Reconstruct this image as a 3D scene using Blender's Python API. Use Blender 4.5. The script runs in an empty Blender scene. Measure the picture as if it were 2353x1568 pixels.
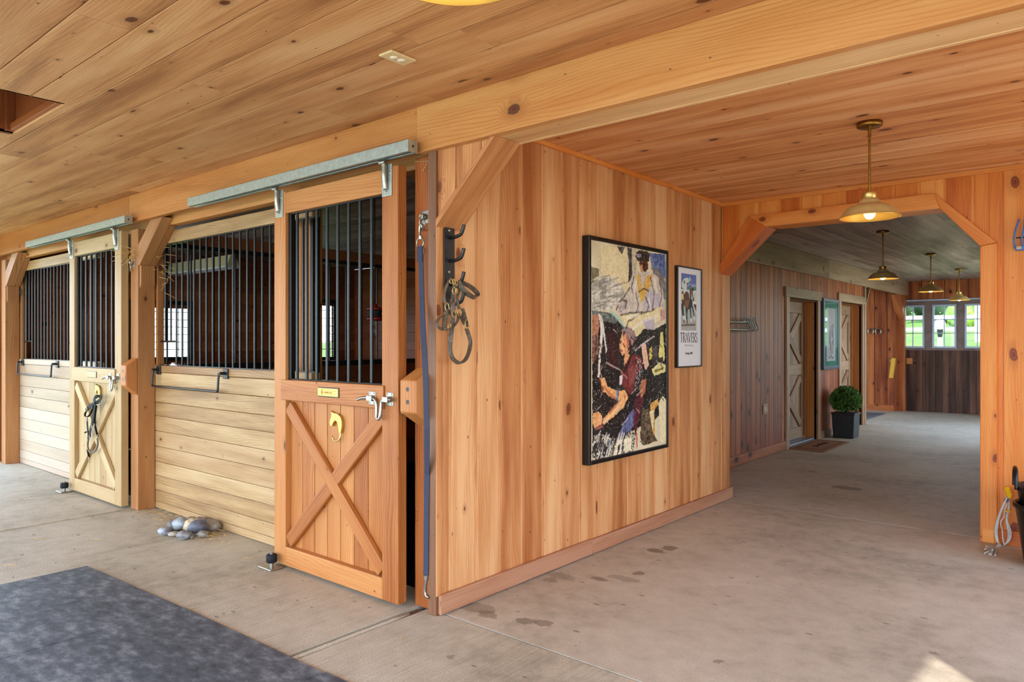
import bpy, bmesh, math, random
import numpy as np
from mathutils import Vector as V, Matrix, noise as mnoise
random.seed(7); np.random.seed(7)
S = bpy.context.scene
COL = S.collection
PI = math.pi

# ------------------------------------------------------------------ measuring
# World: x runs along the stall fronts, y runs down the corridor, z up, metres.
# The survey of the photograph: focal length 1656 px, eye height 1.4 m.
FL, PX0, PY0, EYE, YAW = 1656., 1176.5, 785., 1.4, math.radians(40.05)
FW = (-math.sin(YAW), math.cos(YAW)); RT = (math.cos(YAW), math.sin(YAW))
def ray(px, py):
    u = (px-PX0)/FL; w = (PY0-py)/FL
    return (FW[0]+u*RT[0], FW[1]+u*RT[1], w)
def onX(px, py, x):
    d = ray(px, py); t = x/d[0]; return V((x, d[1]*t, EYE+d[2]*t))
def onY(px, py, y):
    d = ray(px, py); t = y/d[1]; return V((d[0]*t, y, EYE+d[2]*t))
def onZ(px, py, z=0.):
    d = ray(px, py); t = (z-EYE)/d[2]; return V((d[0]*t, d[1]*t, z))

# ------------------------------------------------------------------ materials
def srgb(r, g, b):
    f = lambda c: (c/255/12.92 if c/255 <= .04045 else ((c/255+.055)/1.055)**2.4)
    return (f(r), f(g), f(b), 1)
class NT:
    def __init__(s, name):
        s.m = bpy.data.materials.new(name); s.m.use_nodes = True
        s.t = s.m.node_tree; s.t.nodes.clear()
        s.out = s.n('ShaderNodeOutputMaterial'); s.p = s.n('ShaderNodeBsdfPrincipled')
        s.t.links.new(s.p.outputs[0], s.out.inputs[0])
    def n(s, t, **k):
        nd = s.t.nodes.new(t)
        for a, b in k.items(): setattr(nd, a, b)
        return nd
    def l(s, a, b): s.t.links.new(a, b)
    def put(s, sock, val):
        if hasattr(val, 'is_output'): s.l(val, sock)
        else: sock.default_value = val
    def math(s, op, a, b=None, c=None, clamp=False):
        nd = s.n('ShaderNodeMath', operation=op, use_clamp=clamp)
        for i, x in enumerate((a, b, c)):
            if x is not None: s.put(nd.inputs[i], x)
        return nd.outputs[0]
    def mix(s, f, a, b):
        nd = s.n('ShaderNodeMix', data_type='RGBA')
        s.put(nd.inputs[0], f); s.put(nd.inputs[6], a); s.put(nd.inputs[7], b)
        return nd.outputs[2]
    def noise(s, vec, scale, detail=3, rough=.55, dim='3D'):
        nd = s.n('ShaderNodeTexNoise', noise_dimensions=dim)
        s.l(vec, nd.inputs['Vector']); nd.inputs['Scale'].default_value = scale
        nd.inputs['Detail'].default_value = detail; nd.inputs['Roughness'].default_value = rough
        return nd.outputs[0]
    def mapv(s, vec, sc, loc=(0, 0, 0)):
        nd = s.n('ShaderNodeMapping'); s.l(vec, nd.inputs[0])
        nd.inputs['Scale'].default_value = sc; nd.inputs['Location'].default_value = loc
        return nd.outputs[0]
    def step(s, x, lo, hi, a=0., b=1.):
        nd = s.n('ShaderNodeMapRange', interpolation_type='SMOOTHSTEP')
        s.put(nd.inputs[0], x); s.put(nd.inputs[1], lo); s.put(nd.inputs[2], hi)
        s.put(nd.inputs[3], a); s.put(nd.inputs[4], b)
        return nd.outputs[0]
    def ramp(s, f, stops):
        nd = s.n('ShaderNodeValToRGB'); s.l(f, nd.inputs[0]); e = nd.color_ramp.elements
        while len(e) < len(stops): e.new(.5)
        for q, (p, c) in zip(e, stops): q.position = p; q.color = c
        return nd.outputs[0]
    def bump(s, h, strength, dist):
        nd = s.n('ShaderNodeBump'); s.l(h, nd.inputs['Height'])
        nd.inputs['Strength'].default_value = strength; nd.inputs['Distance'].default_value = dist
        s.l(nd.outputs[0], s.p.inputs['Normal'])

def wood(name, dark, mid, light, knot=(92, 48, 24), rough=.48, ring=.22, knots=.5, ksize=.115, tonev=.55, streak=.3):
    m = NT(name)
    uv = m.n('ShaderNodeUVMap', uv_map='uv').outputs[0]
    tn = m.n('ShaderNodeUVMap', uv_map='tone').outputs[0]
    sp = m.n('ShaderNodeSeparateXYZ'); m.l(uv, sp.inputs[0])
    st = m.n('ShaderNodeSeparateXYZ'); m.l(tn, st.inputs[0])
    wob = m.noise(m.mapv(uv, (6, 14, 1)), 1, 2, dim='2D')
    wv = m.n('ShaderNodeVectorMath', operation='ADD')
    m.l(uv, wv.inputs[0])
    cb = m.n('ShaderNodeCombineXYZ'); m.put(cb.inputs[0], m.math('MULTIPLY', wob, .03)); m.put(cb.inputs[1], m.math('MULTIPLY', wob, .015))
    m.l(cb.outputs[0], wv.inputs[1])
    vo = m.n('ShaderNodeTexVoronoi', voronoi_dimensions='2D'); m.l(m.mapv(wv.outputs[0], (2.5, 4.2, 1)), vo.inputs['Vector'])
    vo.inputs['Scale'].default_value = 1
    d = vo.outputs['Distance']
    sc = m.n('ShaderNodeSeparateColor'); m.l(vo.outputs['Color'], sc.inputs[0])
    rad = m.math('MULTIPLY', m.math('POWER', sc.outputs[0], 2.), ksize)
    on = m.math('LESS_THAN', sc.outputs[1], knots)
    kn = m.math('MULTIPLY', m.step(d, m.math('MULTIPLY', rad, .7), m.math('ADD', rad, .003), 1., 0.), on)
    halo = m.math('MULTIPLY', m.step(d, rad, m.math('MULTIPLY_ADD', rad, 2.2, .05), 1., 0.), on)
    pith = m.math('MULTIPLY', m.step(d, m.math('MULTIPLY', rad, .25), m.math('MULTIPLY', rad, .55), 1., 0.), kn)
    big = m.noise(m.mapv(uv, (.75, 3.6, 1)), 1, 2, .45, dim='2D')
    disp = m.math('ADD', m.math('MULTIPLY', big, .15), m.math('MULTIPLY', halo, .035))
    ph = m.math('MULTIPLY', m.math('ADD', sp.outputs[1], disp), 2*PI/.0165)
    rg = m.math('SINE', ph)
    rg = m.math('MULTIPLY', m.math('POWER', m.math('MULTIPLY_ADD', rg, .5, .5), 4.), m.noise(m.mapv(uv, (1.3, 9, 1)), 1, 1, dim='2D'))
    fine = m.noise(m.mapv(uv, (5, 210, 1)), 1, 2, dim='2D')
    stain = m.noise(m.mapv(uv, (.8, 9.5, 1), (7, 3, 0)), 1, 4, .55, dim='2D')
    f = m.math('MULTIPLY_ADD', m.math('SUBTRACT', st.outputs[0], .5), tonev, .55)
    f = m.math('SUBTRACT', f, m.math('MULTIPLY', rg, ring*1.6))
    f = m.math('MULTIPLY_ADD', m.math('SUBTRACT', fine, .5), .38, f)
    f = m.math('MULTIPLY_ADD', m.math('SUBTRACT', stain, .5), streak*2.6, f)
    c = m.ramp(f, [(0.05, srgb(*dark)), (.5, srgb(*mid)), (.95, srgb(*light))])
    red = m.mix(.5, c, srgb(dark[0], dark[1]*.85, dark[2]*.7))
    c = m.mix(m.math('MULTIPLY', m.step(st.outputs[1], .62, 1.), .45), c, red)
    c = m.mix(m.math('MULTIPLY', halo, .3), c, srgb(dark[0]*.86, dark[1]*.74, dark[2]*.6))
    c = m.mix(m.math('MULTIPLY', kn, .9), c, srgb(knot[0]*.72, knot[1]*.66, knot[2]*.62))
    inner = m.math('MULTIPLY', m.step(d, m.math('MULTIPLY', rad, .45), m.math('MULTIPLY', rad, .8), 1., 0.), kn)
    c = m.mix(m.math('MULTIPLY', inner, .75), c, srgb(min(255, knot[0]*1.3), knot[1]*1.25, knot[2]*1.15))
    c = m.mix(m.math('MULTIPLY', pith, .55), c, srgb(knot[0]*.6, knot[1]*.5, knot[2]*.5))
    v2 = m.n('ShaderNodeTexVoronoi', voronoi_dimensions='2D'); m.l(m.mapv(uv, (6, 9, 1), (3, 1, 0)), v2.inputs['Vector']); v2.inputs['Scale'].default_value = 1
    s2 = m.n('ShaderNodeSeparateColor'); m.l(v2.outputs['Color'], s2.inputs[0])
    pin = m.math('MULTIPLY', m.math('LESS_THAN', v2.outputs['Distance'], m.math('MULTIPLY', m.math('POWER', s2.outputs[0], 3.), .055)), m.math('LESS_THAN', s2.outputs[1], .4))
    c = m.mix(m.math('MULTIPLY', pin, .7), c, srgb(knot[0]*.6, knot[1]*.5, knot[2]*.5))
    m.l(c, m.p.inputs['Base Color'])
    m.p.inputs['Roughness'].default_value = rough
    m.p.inputs['Specular IOR Level'].default_value = .35
    m.bump(m.math('ADD', fine, rg), .12, .0015)
    return m.m

def plain(name, col, rough=.5, metal=0., spec=.5, var=0., scale=40, bump=0., emit=None, es=0.):
    m = NT(name)
    m.p.inputs['Roughness'].default_value = rough; m.p.inputs['Metallic'].default_value = metal
    m.p.inputs['Specular IOR Level'].default_value = spec
    tc = m.n('ShaderNodeTexCoord').outputs['Object']
    nz = m.noise(tc, scale, 4)
    if var:
        a = srgb(*[max(0, c*(1-var)) for c in col]); b = srgb(*[min(255, c*(1+var)) for c in col])
        m.l(m.ramp(nz, [(.3, a), (.7, b)]), m.p.inputs['Base Color'])
    else: m.p.inputs['Base Color'].default_value = srgb(*col)
    if bump: m.bump(nz, bump, .004)
    if emit:
        m.p.inputs['Emission Color'].default_value = srgb(*emit); m.p.inputs['Emission Strength'].default_value = es
    return m.m

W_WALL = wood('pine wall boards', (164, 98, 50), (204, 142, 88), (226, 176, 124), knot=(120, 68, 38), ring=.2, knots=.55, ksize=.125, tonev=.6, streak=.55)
W_ARCH = wood('amber pine boards', (180, 88, 26), (212, 122, 44), (230, 156, 78), knot=(124, 56, 26), ring=.15, knots=.4, ksize=.14, tonev=.8, streak=.35)
W_CEIL = wood('pine ceiling boards', (162, 106, 62), (206, 146, 92), (224, 174, 120), ring=.22, knots=.8, ksize=.1, tonev=.36, streak=.6)
W_AISL = wood('knotty pine ceiling boards', (166, 96, 46), (208, 142, 84), (228, 176, 122), ring=.16, knots=.9, ksize=.1, tonev=.32, streak=.6)
W_BEAM = wood('fir beam', (146, 84, 36), (188, 120, 60), (206, 148, 86), ring=.24, knots=.35, ksize=.13)
W_BEAMLIT = wood('floor-lit fir board', (186, 132, 80), (222, 176, 122), (234, 200, 152), ring=.2, knots=.2)  # paler underside board, with bounce from the sunny floor painted into its colour
W_POST = wood('fir post', (138, 86, 46), (172, 118, 70), (192, 144, 96), ring=.36, knots=.3, tonev=.3)
W_DOOR = wood('honey pine door', (142, 76, 32), (182, 114, 58), (202, 142, 84), ring=.3, knots=.3, ksize=.1, tonev=.45)
W_FDOR = wood('daylit pale pine', (156, 126, 82), (188, 160, 114), (206, 182, 142), ring=.22, knots=.25, tonev=.4)  # daylight from the left end painted in as a paler pine
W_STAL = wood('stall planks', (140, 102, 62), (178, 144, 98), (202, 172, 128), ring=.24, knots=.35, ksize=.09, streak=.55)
W_FSTL = wood('daylit stall planks', (156, 132, 108), (184, 162, 138), (200, 182, 162), ring=.2, knots=.2, ksize=.08, streak=.2)  # paler plank copy, white daylight from the left end painted into it
W_CORR = wood('shaded knotty pine boards', (106, 48, 22), (154, 80, 40), (186, 112, 62), knot=(40, 22, 16), ring=.15, knots=.95, ksize=.15, streak=.62)  # corridor dimness painted into these knotty pine tones
W_CCEI = wood('sky-greyed ceiling boards', (112, 92, 80), (150, 130, 116), (184, 166, 152), knot=(60, 44, 36), ring=.15, knots=.8, ksize=.1, streak=.5)  # the grey is sky reflection painted into the board colour
W_WEAT = wood('weathered pale timber', (122, 92, 68), (156, 126, 98), (182, 154, 126), ring=.25, knots=.5, streak=.45)
W_DARK = wood('dark stained garage boards', (44, 26, 20), (76, 48, 36), (112, 76, 58), knot=(26, 16, 14), ring=.15, knots=.8, ksize=.12, streak=.6)
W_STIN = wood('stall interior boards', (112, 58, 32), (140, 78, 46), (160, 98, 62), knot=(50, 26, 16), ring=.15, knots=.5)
W_STIY = wood('yellow stall interior boards', (150, 106, 60), (176, 132, 80), (190, 150, 98), ring=.15, knots=.5)
W_BROWN = wood('brown corner casing', (82, 50, 34), (116, 76, 52), (144, 102, 74), ring=.2, knots=.2)
W_BASE = wood('scuffed baseboard', (140, 92, 66), (174, 122, 90), (196, 150, 118), ring=.3, knots=.4, streak=.6)

M_BLACK = plain('black enamel bars', (26, 27, 28), .32, .3, .6, .3, 60)
M_BLACKM = plain('black powder coat', (24, 24, 25), .45, 0, .5, .3, 90, .1)
M_FRAME = plain('black picture frame', (20, 19, 19), .3, 0, .5)
M_GALV = plain('galvanised steel', (176, 184, 178), .42, .75, .5, .07, 30)
M_STEEL = plain('bright zinc steel', (164, 161, 152), .34, .95, .5, .1, 60)
M_BRASS = plain('polished brass', (204, 172, 104), .38, 1., .5, .06, 50)
M_ABRASS = plain('aged brass', (150, 112, 50), .34, 1., .5, .15, 60)
M_SHADE = plain('cream enamel shade', (190, 158, 100), .4, .1, .5, .05, 20)
M_SHADEIN = plain('brass shade lining', (216, 172, 80), .3, .85, .5)
M_RUBBER = plain('black rubber', (26, 28, 32), .7, 0, .3, .25, 60, .1)
M_BUCKET = plain('black bucket plastic', (18, 18, 20), .38, 0, .5)
M_BLUEP = plain('blue fork plastic', (52, 110, 190), .4, 0, .5)
M_ROPE = plain('grey cord', (198, 204, 206), .8, 0, .2, .12, 200)
M_YELL = plain('yellow cord whipping', (236, 190, 20), .6, 0, .3, .1, 200)
M_STRAP = plain('navy nylon strap', (58, 62, 80), .75, 0, .25, .08, 200)
M_LEATH = plain('worn oiled leather', (88, 74, 60), .5, 0, .4, .28, 60, .2)
M_BLEATH = plain('black leather', (16, 16, 19), .6, 0, .2, .25, 60)
M_STITCH = plain('pale leather edge', (164, 142, 112), .7, 0, .3, .15, 60)
M_IVORY = plain('ivory plastic plate', (222, 190, 136), .4, 0, .4)
M_IVORYF = plain('ivory outlet face', (236, 222, 190), .35, 0, .4)
M_BROWNP = plain('tan plastic plate', (170, 130, 100), .4, 0, .4)
M_STRAW = plain('dry straw', (214, 178, 116), .8, 0, .2, .15, 80)
M_DIRT = plain('dried mud', (116, 98, 82), .95, 0, .1, .2, 60)
M_COIR = plain('coir doormat', (146, 104, 78), .95, 0, .1, .14, 300, .5)
M_COIRD = plain('dark coir print', (78, 62, 56), .95, 0, .1, .1, 300)
M_POT = plain('black slate pot', (28, 30, 34), .5, 0, .5, .3, 18, .8)
M_LEAF = plain('boxwood leaf', (78, 118, 44), .45, 0, .4, .35, 45)
M_LEAFD = plain('boxwood core', (34, 52, 22), .8, 0, .2, .2, 30)
M_WHITE = plain('white paint', (232, 232, 230), .5, 0, .4)
M_PAPER = plain('white poster paper', (226, 226, 228), .45, 0, .35)
M_INK = plain('black ink', (22, 22, 24), .6, 0, .3)
M_GINK = plain('grey ink', (150, 158, 170), .6, 0, .3)
M_TEAL = plain('green mat board', (44, 150, 124), .6, 0, .3)
M_BLUEFR = plain('slate blue frame', (70, 84, 98), .4, .2, .5)
M_SASH = plain('pale blue window frame', (176, 190, 212), .5, 0, .4)
M_GDOOR = plain('weathered door paint', (120, 102, 96), .6, 0, .3, .12, 6)
M_SILL = plain('metal threshold', (150, 160, 172), .35, .8, .5)
M_CREAMF = plain('cream fixture metal', (222, 210, 160), .45, 0, .4)
M_RED = plain('red plastic', (130, 26, 24), .4, 0, .5)
M_BULB = plain('lit bulb', (255, 240, 214), .2, 0, .5, emit=(255, 226, 176), es=1.2)
M_BARK = plain('bark', (92, 74, 56), .9, 0, .1, .2, 10)
M_TREEA = plain('dark hedge leaves', (34, 58, 32), .6, 0, .3, .4, 3)
M_TREEB = plain('bright shrub leaves', (110, 136, 52), .6, 0, .3, .3, 4)
M_GRASS = plain('lawn', (92, 118, 48), .9, 0, .1, .22, 1.5)
M_STALLF = plain('dark stall mats', (40, 30, 26), .9, 0, .1, .2, 3)

def glass(name, tint=(1, 1, 1, 1), refl=.12, k=.9):
    m = NT(name); m.t.nodes.remove(m.p)
    tr = m.n('ShaderNodeBsdfTransparent'); gl = m.n('ShaderNodeBsdfGlossy'); mx = m.n('ShaderNodeMixShader')
    tr.inputs[0].default_value = tint; gl.inputs['Roughness'].default_value = .03
    fr = m.n('ShaderNodeFresnel'); fr.inputs[0].default_value = 1.5
    m.l(m.math('MULTIPLY_ADD', fr.outputs[0], k, refl*.2), mx.inputs[0])
    m.l(tr.outputs[0], mx.inputs[1]); m.l(gl.outputs[0], mx.inputs[2]); m.l(mx.outputs[0], m.out.inputs[0])
    return m.m
M_GLASS = glass('window glass'); M_PGLASS = glass('coated picture glass', k=.4)

def concrete(name, brushed, c1, c2, c3, stains=()):
    m = NT(name); tc = m.n('ShaderNodeTexCoord').outputs['Object']
    a = m.noise(tc, .9, 5, .6); b = m.noise(tc, 9, 5, .65); g = m.noise(tc, 130, 3)
    f = m.math('ADD', m.math('MULTIPLY', a, .6), m.math('MULTIPLY', b, .4))
    c = m.ramp(f, [(.32, srgb(*c1)), (.5, srgb(*c2)), (.68, srgb(*c3))])
    c = m.mix(m.math('MULTIPLY', m.step(g, .35, .65), .22), c, srgb(c1[0]*.8, c1[1]*.78, c1[2]*.75))
    # drips, hoof marks and specks that stay where they fell
    vo = m.n('ShaderNodeTexVoronoi'); m.l(m.mapv(tc, (3.2, 2.6, 0)), vo.inputs[0]); vo.inputs['Scale'].default_value = 1
    sc = m.n('ShaderNodeSeparateColor'); m.l(vo.outputs['Color'], sc.inputs[0])
    dd = m.math('ADD', vo.outputs['Distance'], m.math('MULTIPLY', m.math('SUBTRACT', m.noise(tc, 28, 2), .5), .16))
    sr = m.math('MULTIPLY', m.math('POWER', sc.outputs[0], 3.), .17)
    c = m.mix(m.math('MULTIPLY', m.math('MULTIPLY', m.step(dd, m.math('MULTIPLY', sr, .8), sr, 1., 0.), m.math('GREATER_THAN', sc.outputs[1], .55)), .5), c, srgb(96, 80, 66))
    v2 = m.n('ShaderNodeTexVoronoi'); m.l(m.mapv(tc, (8, 17, 0)), v2.inputs[0]); v2.inputs['Scale'].default_value = 1
    s2 = m.n('ShaderNodeSeparateColor'); m.l(v2.outputs['Color'], s2.inputs[0])
    r2 = m.math('MULTIPLY', m.math('POWER', s2.outputs[0], 3.), .2)
    c = m.mix(m.math('MULTIPLY', m.step(v2.outputs['Distance'], m.math('MULTIPLY', r2, .7), r2, 1., 0.), .6), c, srgb(92, 78, 68))
    wn = m.noise(tc, 17, 3, .6)
    for (sx_, sy_, rx, ry, k_) in stains:
        mp = m.mapv(tc, (1/rx, 1/ry, 0), (-sx_/rx, -sy_/ry, 0)); ln = m.n('ShaderNodeVectorMath', operation='LENGTH'); m.l(mp, ln.inputs[0])
        dd = m.math('ADD', ln.outputs['Value'], m.math('MULTIPLY', m.math('SUBTRACT', wn, .5), 1.5))
        c = m.mix(m.math('MULTIPLY', m.step(dd, .75, .95, 1., 0.), k_), c, srgb(96, 80, 64))
    m.l(c, m.p.inputs['Base Color']); m.p.inputs['Roughness'].default_value = .72 if brushed else .58
    m.p.inputs['Specular IOR Level'].default_value = .4
    if brushed:
        br = m.noise(m.mapv(tc, (75, 2.5, 1)), 1, 3)
        c = m.mix(m.math('MULTIPLY', m.step(br, .42, .7), .22), c, srgb(124, 108, 92)); m.l(c, m.p.inputs['Base Color'])
        m.bump(m.math('ADD', br, m.math('MULTIPLY', g, .5)), .9, .008)
    else: m.bump(m.math('ADD', m.math('MULTIPLY', g, .7), b), .3, .004)
    return m.m
M_CONC = concrete('brushed concrete', True, (148, 138, 118), (194, 184, 164), (216, 207, 188))
M_CONS = concrete('smooth concrete', False, (148, 140, 124), (194, 185, 168), (214, 206, 190), [(*onZ(px, py)[:2], rx, ry, k) for px, py, rx, ry, k in ((1208, 1428, .06, .05, .55), (1247, 1432, .05, .05, .55), (1098, 1398, .13, .08, .4), (1378, 1331, .06, .04, .6), (1432, 1330, .12, .05, .35), (1506, 1266, .09, .05, .7), (1540, 1260, .06, .06, .65), (1280, 1322, .14, .06, .3), (1265, 1334, .06, .04, .4), (1945, 1122, .16, .1, .6), (1468, 1318, .04, .05, .6), (1120, 1412, .07, .05, .5))])

def rubber_mat():
    m = NT('dusty rubber mat'); tc = m.n('ShaderNodeTexCoord').outputs['Object']
    a = m.noise(tc, 1.6, 5, .65); b = m.noise(m.mapv(tc, (10, 18, 10)), 1, 5, .7); g = m.noise(tc, 160, 2)
    f = m.math('ADD', m.math('MULTIPLY', a, .35), m.math('MULTIPLY', b, .65))
    c = m.ramp(f, [(.38, srgb(50, 58, 68)), (.5, srgb(80, 88, 98)), (.64, srgb(134, 140, 146))])
    v2 = m.n('ShaderNodeTexVoronoi'); m.l(m.mapv(tc, (5, 8, 0)), v2.inputs[0]); v2.inputs['Scale'].default_value = 1
    s2 = m.n('ShaderNodeSeparateColor'); m.l(v2.outputs['Color'], s2.inputs[0])
    r2 = m.math('MULTIPLY', m.math('POWER', s2.outputs[0], 7.), .13)
    c = m.mix(m.math('MULTIPLY', m.step(v2.outputs['Distance'], m.math('MULTIPLY', r2, .7), r2, 1., 0.), .8), c, srgb(196, 196, 200))
    m.l(c, m.p.inputs['Base Color']); m.p.inputs['Roughness'].default_value = .6
    m.bump(m.math('ADD', m.math('MULTIPLY', g, .6), b), .35, .004)
    return m.m
M_MAT = rubber_mat()

def painted(name, rough=.4):
    m = NT(name); a = m.n('ShaderNodeVertexColor', layer_name='paint')
    m.l(a.outputs[0], m.p.inputs['Base Color']); m.p.inputs['Roughness'].default_value = rough
    m.p.inputs['Specular IOR Level'].default_value = .3
    return m.m
M_PAINT = painted('oil paint'); M_PRINT = painted('printed ink', .45)

def stone_mat(name, col):
    m = NT(name); tc = m.n('ShaderNodeTexCoord').outputs['Object']
    n1 = m.noise(tc, 14, 5); n2 = m.noise(m.mapv(tc, (20, 60, 60)), 1, 3)
    f = m.math('ADD', m.math('MULTIPLY', n1, .6), m.math('MULTIPLY', n2, .4))
    m.l(m.ramp(f, [(.35, srgb(*[c*.78 for c in col])), (.55, srgb(*col)), (.72, srgb(*[min(255, c*1.2) for c in col]))]), m.p.inputs['Base Color'])
    m.p.inputs['Roughness'].default_value = .6; m.bump(n1, .15, .003)
    return m.m

# ------------------------------------------------------------------ mesh building
class MB:
    def __init__(s): s.v = []; s.f = []; s.uv = []; s.tn = []; s.mi = []; s.sm = []
    def face(s, ids, uvs, tn, m=0, sm=False):
        s.f.append(ids); s.uv.extend(uvs); s.tn.extend([tn]*len(ids)); s.mi.append(m); s.sm.append(sm)
    def hexa(s, P, a, b, c, m=0, tone=None):
        """P: 8 corners in (a,b,c) bit order; a is the grain direction."""
        o = len(s.v); s.v.extend([tuple(p) for p in P])
        ru, rv = random.random()*60, random.random()*60
        tn = (random.random() if tone is None else tone, random.random())
        A = [V(p).dot(a) for p in P]; B = [V(p).dot(b) for p in P]; C = [V(p).dot(c) for p in P]
        # corner index = 4*ia+2*ib+ic
        for ids, k in (((0, 1, 3, 2), 'a'), ((4, 6, 7, 5), 'a'), ((0, 4, 5, 1), 'b'), ((2, 3, 7, 6), 'b'), ((0, 2, 6, 4), 'c'), ((1, 5, 7, 3), 'c')):
            if k == 'a': uv = [(B[i]+ru, C[i]+rv) for i in ids]
            elif k == 'b': uv = [(A[i]+ru, C[i]+rv) for i in ids]
            else: uv = [(A[i]+ru, B[i]+rv) for i in ids]
            s.face([o+i for i in ids], uv, tn, m)
        return s
    def box(s, x0, x1, y0, y1, z0, z1, g='x', m=0, tone=None):
        if x0 > x1: x0, x1 = x1, x0
        if y0 > y1: y0, y1 = y1, y0
        if z0 > z1: z0, z1 = z1, z0
        ex, ey, ez = V((1, 0, 0)), V((0, 1, 0)), V((0, 0, 1))
        R = {'x': (x0, x1), 'y': (y0, y1), 'z': (z0, z1)}; E = {'x': ex, 'y': ey, 'z': ez}
        o = {'x': 'xyz', 'y': 'yzx', 'z': 'zxy'}[g]
        P = []
        for ia in (0, 1):
            for ib in (0, 1):
                for ic in (0, 1):
                    P.append(E[o[0]]*R[o[0]][ia]+E[o[1]]*R[o[1]][ib]+E[o[2]]*R[o[2]][ic])
        return s.hexa(P, E[o[0]], E[o[1]], E[o[2]], m, tone)
    def beam(s, p, q, b, hb, hc, m=0, tone=None):
        """timber from p to q, half width hb along b, half thickness hc across"""
        p, q = V(p), V(q); a = (q-p).normalized(); b = V(b); b = (b-a*b.dot(a)).normalized(); c = a.cross(b)
        P = [e+b*hb*ib+c*hc*ic for e in (p, q) for ib in (-1, 1) for ic in (-1, 1)]
        return s.hexa(P, a, b, c, m, tone)
    def prism(s, poly, ext, grain, m=0, tone=None):
        poly = [V(p) for p in poly]; ext = V(ext); g = V(grain).normalized(); n = len(poly)
        nn = (poly[1]-poly[0]).cross(poly[2]-poly[0])
        if nn.dot(ext) > 0: poly = poly[::-1]
        o = len(s.v); s.v.extend([tuple(p) for p in poly]+[tuple(p+ext) for p in poly])
        ru, rv = random.random()*60, random.random()*60
        tn = (random.random() if tone is None else tone, random.random())
        w = ext.normalized(); h = w.cross(g)
        if h.length < .1: h = V((0, 0, 1)) if abs(w.z) < .9 else V((1, 0, 0))
        uvf = lambda p: (p.dot(g)+ru, p.dot(h)+rv); uvs = lambda p: (p.dot(g)+ru, p.dot(w)+p.dot(h)*.3+rv)
        s.face([o+i for i in range(n)], [uvf(p) for p in poly], tn, m)
        s.face([o+n+i for i in range(n)][::-1], [uvf(p+ext) for p in poly][::-1], tn, m)
        for i in range(n):
            j = (i+1) % n
            s.face([o+j, o+i, o+n+i, o+n+j], [uvs(poly[j]), uvs(poly[i]), uvs(poly[i]+ext), uvs(poly[j]+ext)], tn, m)
        return s
    def sweep(s, path, prof, side=None, closed=False, m=0, sm=True, caps=True, scale=None):
        """sweeps a profile [(a,b)...] along a path"""
        path = [V(p) for p in path]; n = len(path); k = len(prof); o = len(s.v)
        up = V(side) if side is not None else None; prev = None
        for i, p in enumerate(path):
            if closed: t = path[(i+1) % n]-path[i-1]
            else: t = path[min(i+1, n-1)]-path[max(i-1, 0)]
            t = t.normalized() if t.length > 1e-9 else V((0, 0, 1))
            if up is not None: a = up-t*up.dot(t)
            elif prev is not None: a = prev-t*prev.dot(t)
            else:
                q = V((0, 0, 1)) if abs(t.z) < .9 else V((1, 0, 0)); a = q-t*q.dot(t)
            if a.length < 1e-6: a = prev if prev is not None else V((1, 0, 0))
            a = a.normalized(); prev = a; b = t.cross(a)
            f = scale[i] if scale else 1.
            for (x, y) in prof: s.v.append(tuple(p+a*x*f+b*y*f))
        tn = (random.random(), random.random()); L = 0
        for i in range(n if closed else n-1):
            i2 = (i+1) % n; l2 = L+(path[i2]-path[i]).length
            for j in range(k):
                j2 = (j+1) % k
                s.face([o+i*k+j, o+i*k+j2, o+i2*k+j2, o+i2*k+j], [(L, j*.01), (L, j*.01+.01), (l2, j*.01+.01), (l2, j*.01)], tn, m, sm)
            L = l2
        if caps and not closed:
            s.face([o+j for j in range(k)][::-1], [(0, 0)]*k, tn, m); s.face([o+(n-1)*k+j for j in range(k)], [(0, 0)]*k, tn, m)
        return s
    def tube(s, path, r, n=8, closed=False, m=0, scale=None):
        return s.sweep(path, [(r*math.cos(2*PI*i/n), r*math.sin(2*PI*i/n)) for i in range(n)], None, closed, m, True, True, scale)
    def strap(s, path, w, t, side, closed=False, m=0):
        return s.sweep(path, [(-w/2, -t/2), (w/2, -t/2), (w/2, t/2), (-w/2, t/2)], side, closed, m, False)
    def ring(s, c, R, r, axis, n=20, k=6, m=0, sy=1.):
        c = V(c); ax = V(axis).normalized(); q = V((0, 0, 1)) if abs(ax.z) < .9 else V((1, 0, 0)); a = (q-ax*q.dot(ax)).normalized(); b = ax.cross(a)
        return s.tube([c+a*R*sy*math.cos(2*PI*i/n)+b*R*math.sin(2*PI*i/n) for i in range(n)], r, k, True, m)
    def lathe(s, prof, c, n=32, m=0, sm=True, axis=None):
        c = V(c); o = len(s.v); k = len(prof)
        ax = V(axis).normalized() if axis is not None else V((0, 0, 1)); q = V((1, 0, 0)) if abs(ax.x) < .9 else V((0, 1, 0))
        a = (q-ax*q.dot(ax)).normalized(); b = ax.cross(a)
        for i in range(n):
            t = 2*PI*i/n
            for (r, z) in prof: s.v.append(tuple(c+a*r*math.cos(t)+b*r*math.sin(t)+ax*z))
        tn = (random.random(), random.random())
        for i in range(n):
            i2 = (i+1) % n
            for j in range(k-1):
                s.face([o+i*k+j, o+i2*k+j, o+i2*k+j+1, o+i*k+j+1], [(i/n, prof[j][1]), ((i+1)/n, prof[j][1]), ((i+1)/n, prof[j+1][1]), (i/n, prof[j+1][1])], tn, m, sm)
        return s
    def cyl(s, p, q, r, n=14, m=0):
        p, q = V(p), V(q); L = (q-p).length
        s.lathe([(1e-4, 0), (r, 0)], p, n, m, False, q-p); s.lathe([(r, 0), (r, L)], p, n, m, True, q-p); s.lathe([(r, L), (1e-4, L)], p, n, m, False, q-p)
        return s
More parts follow.
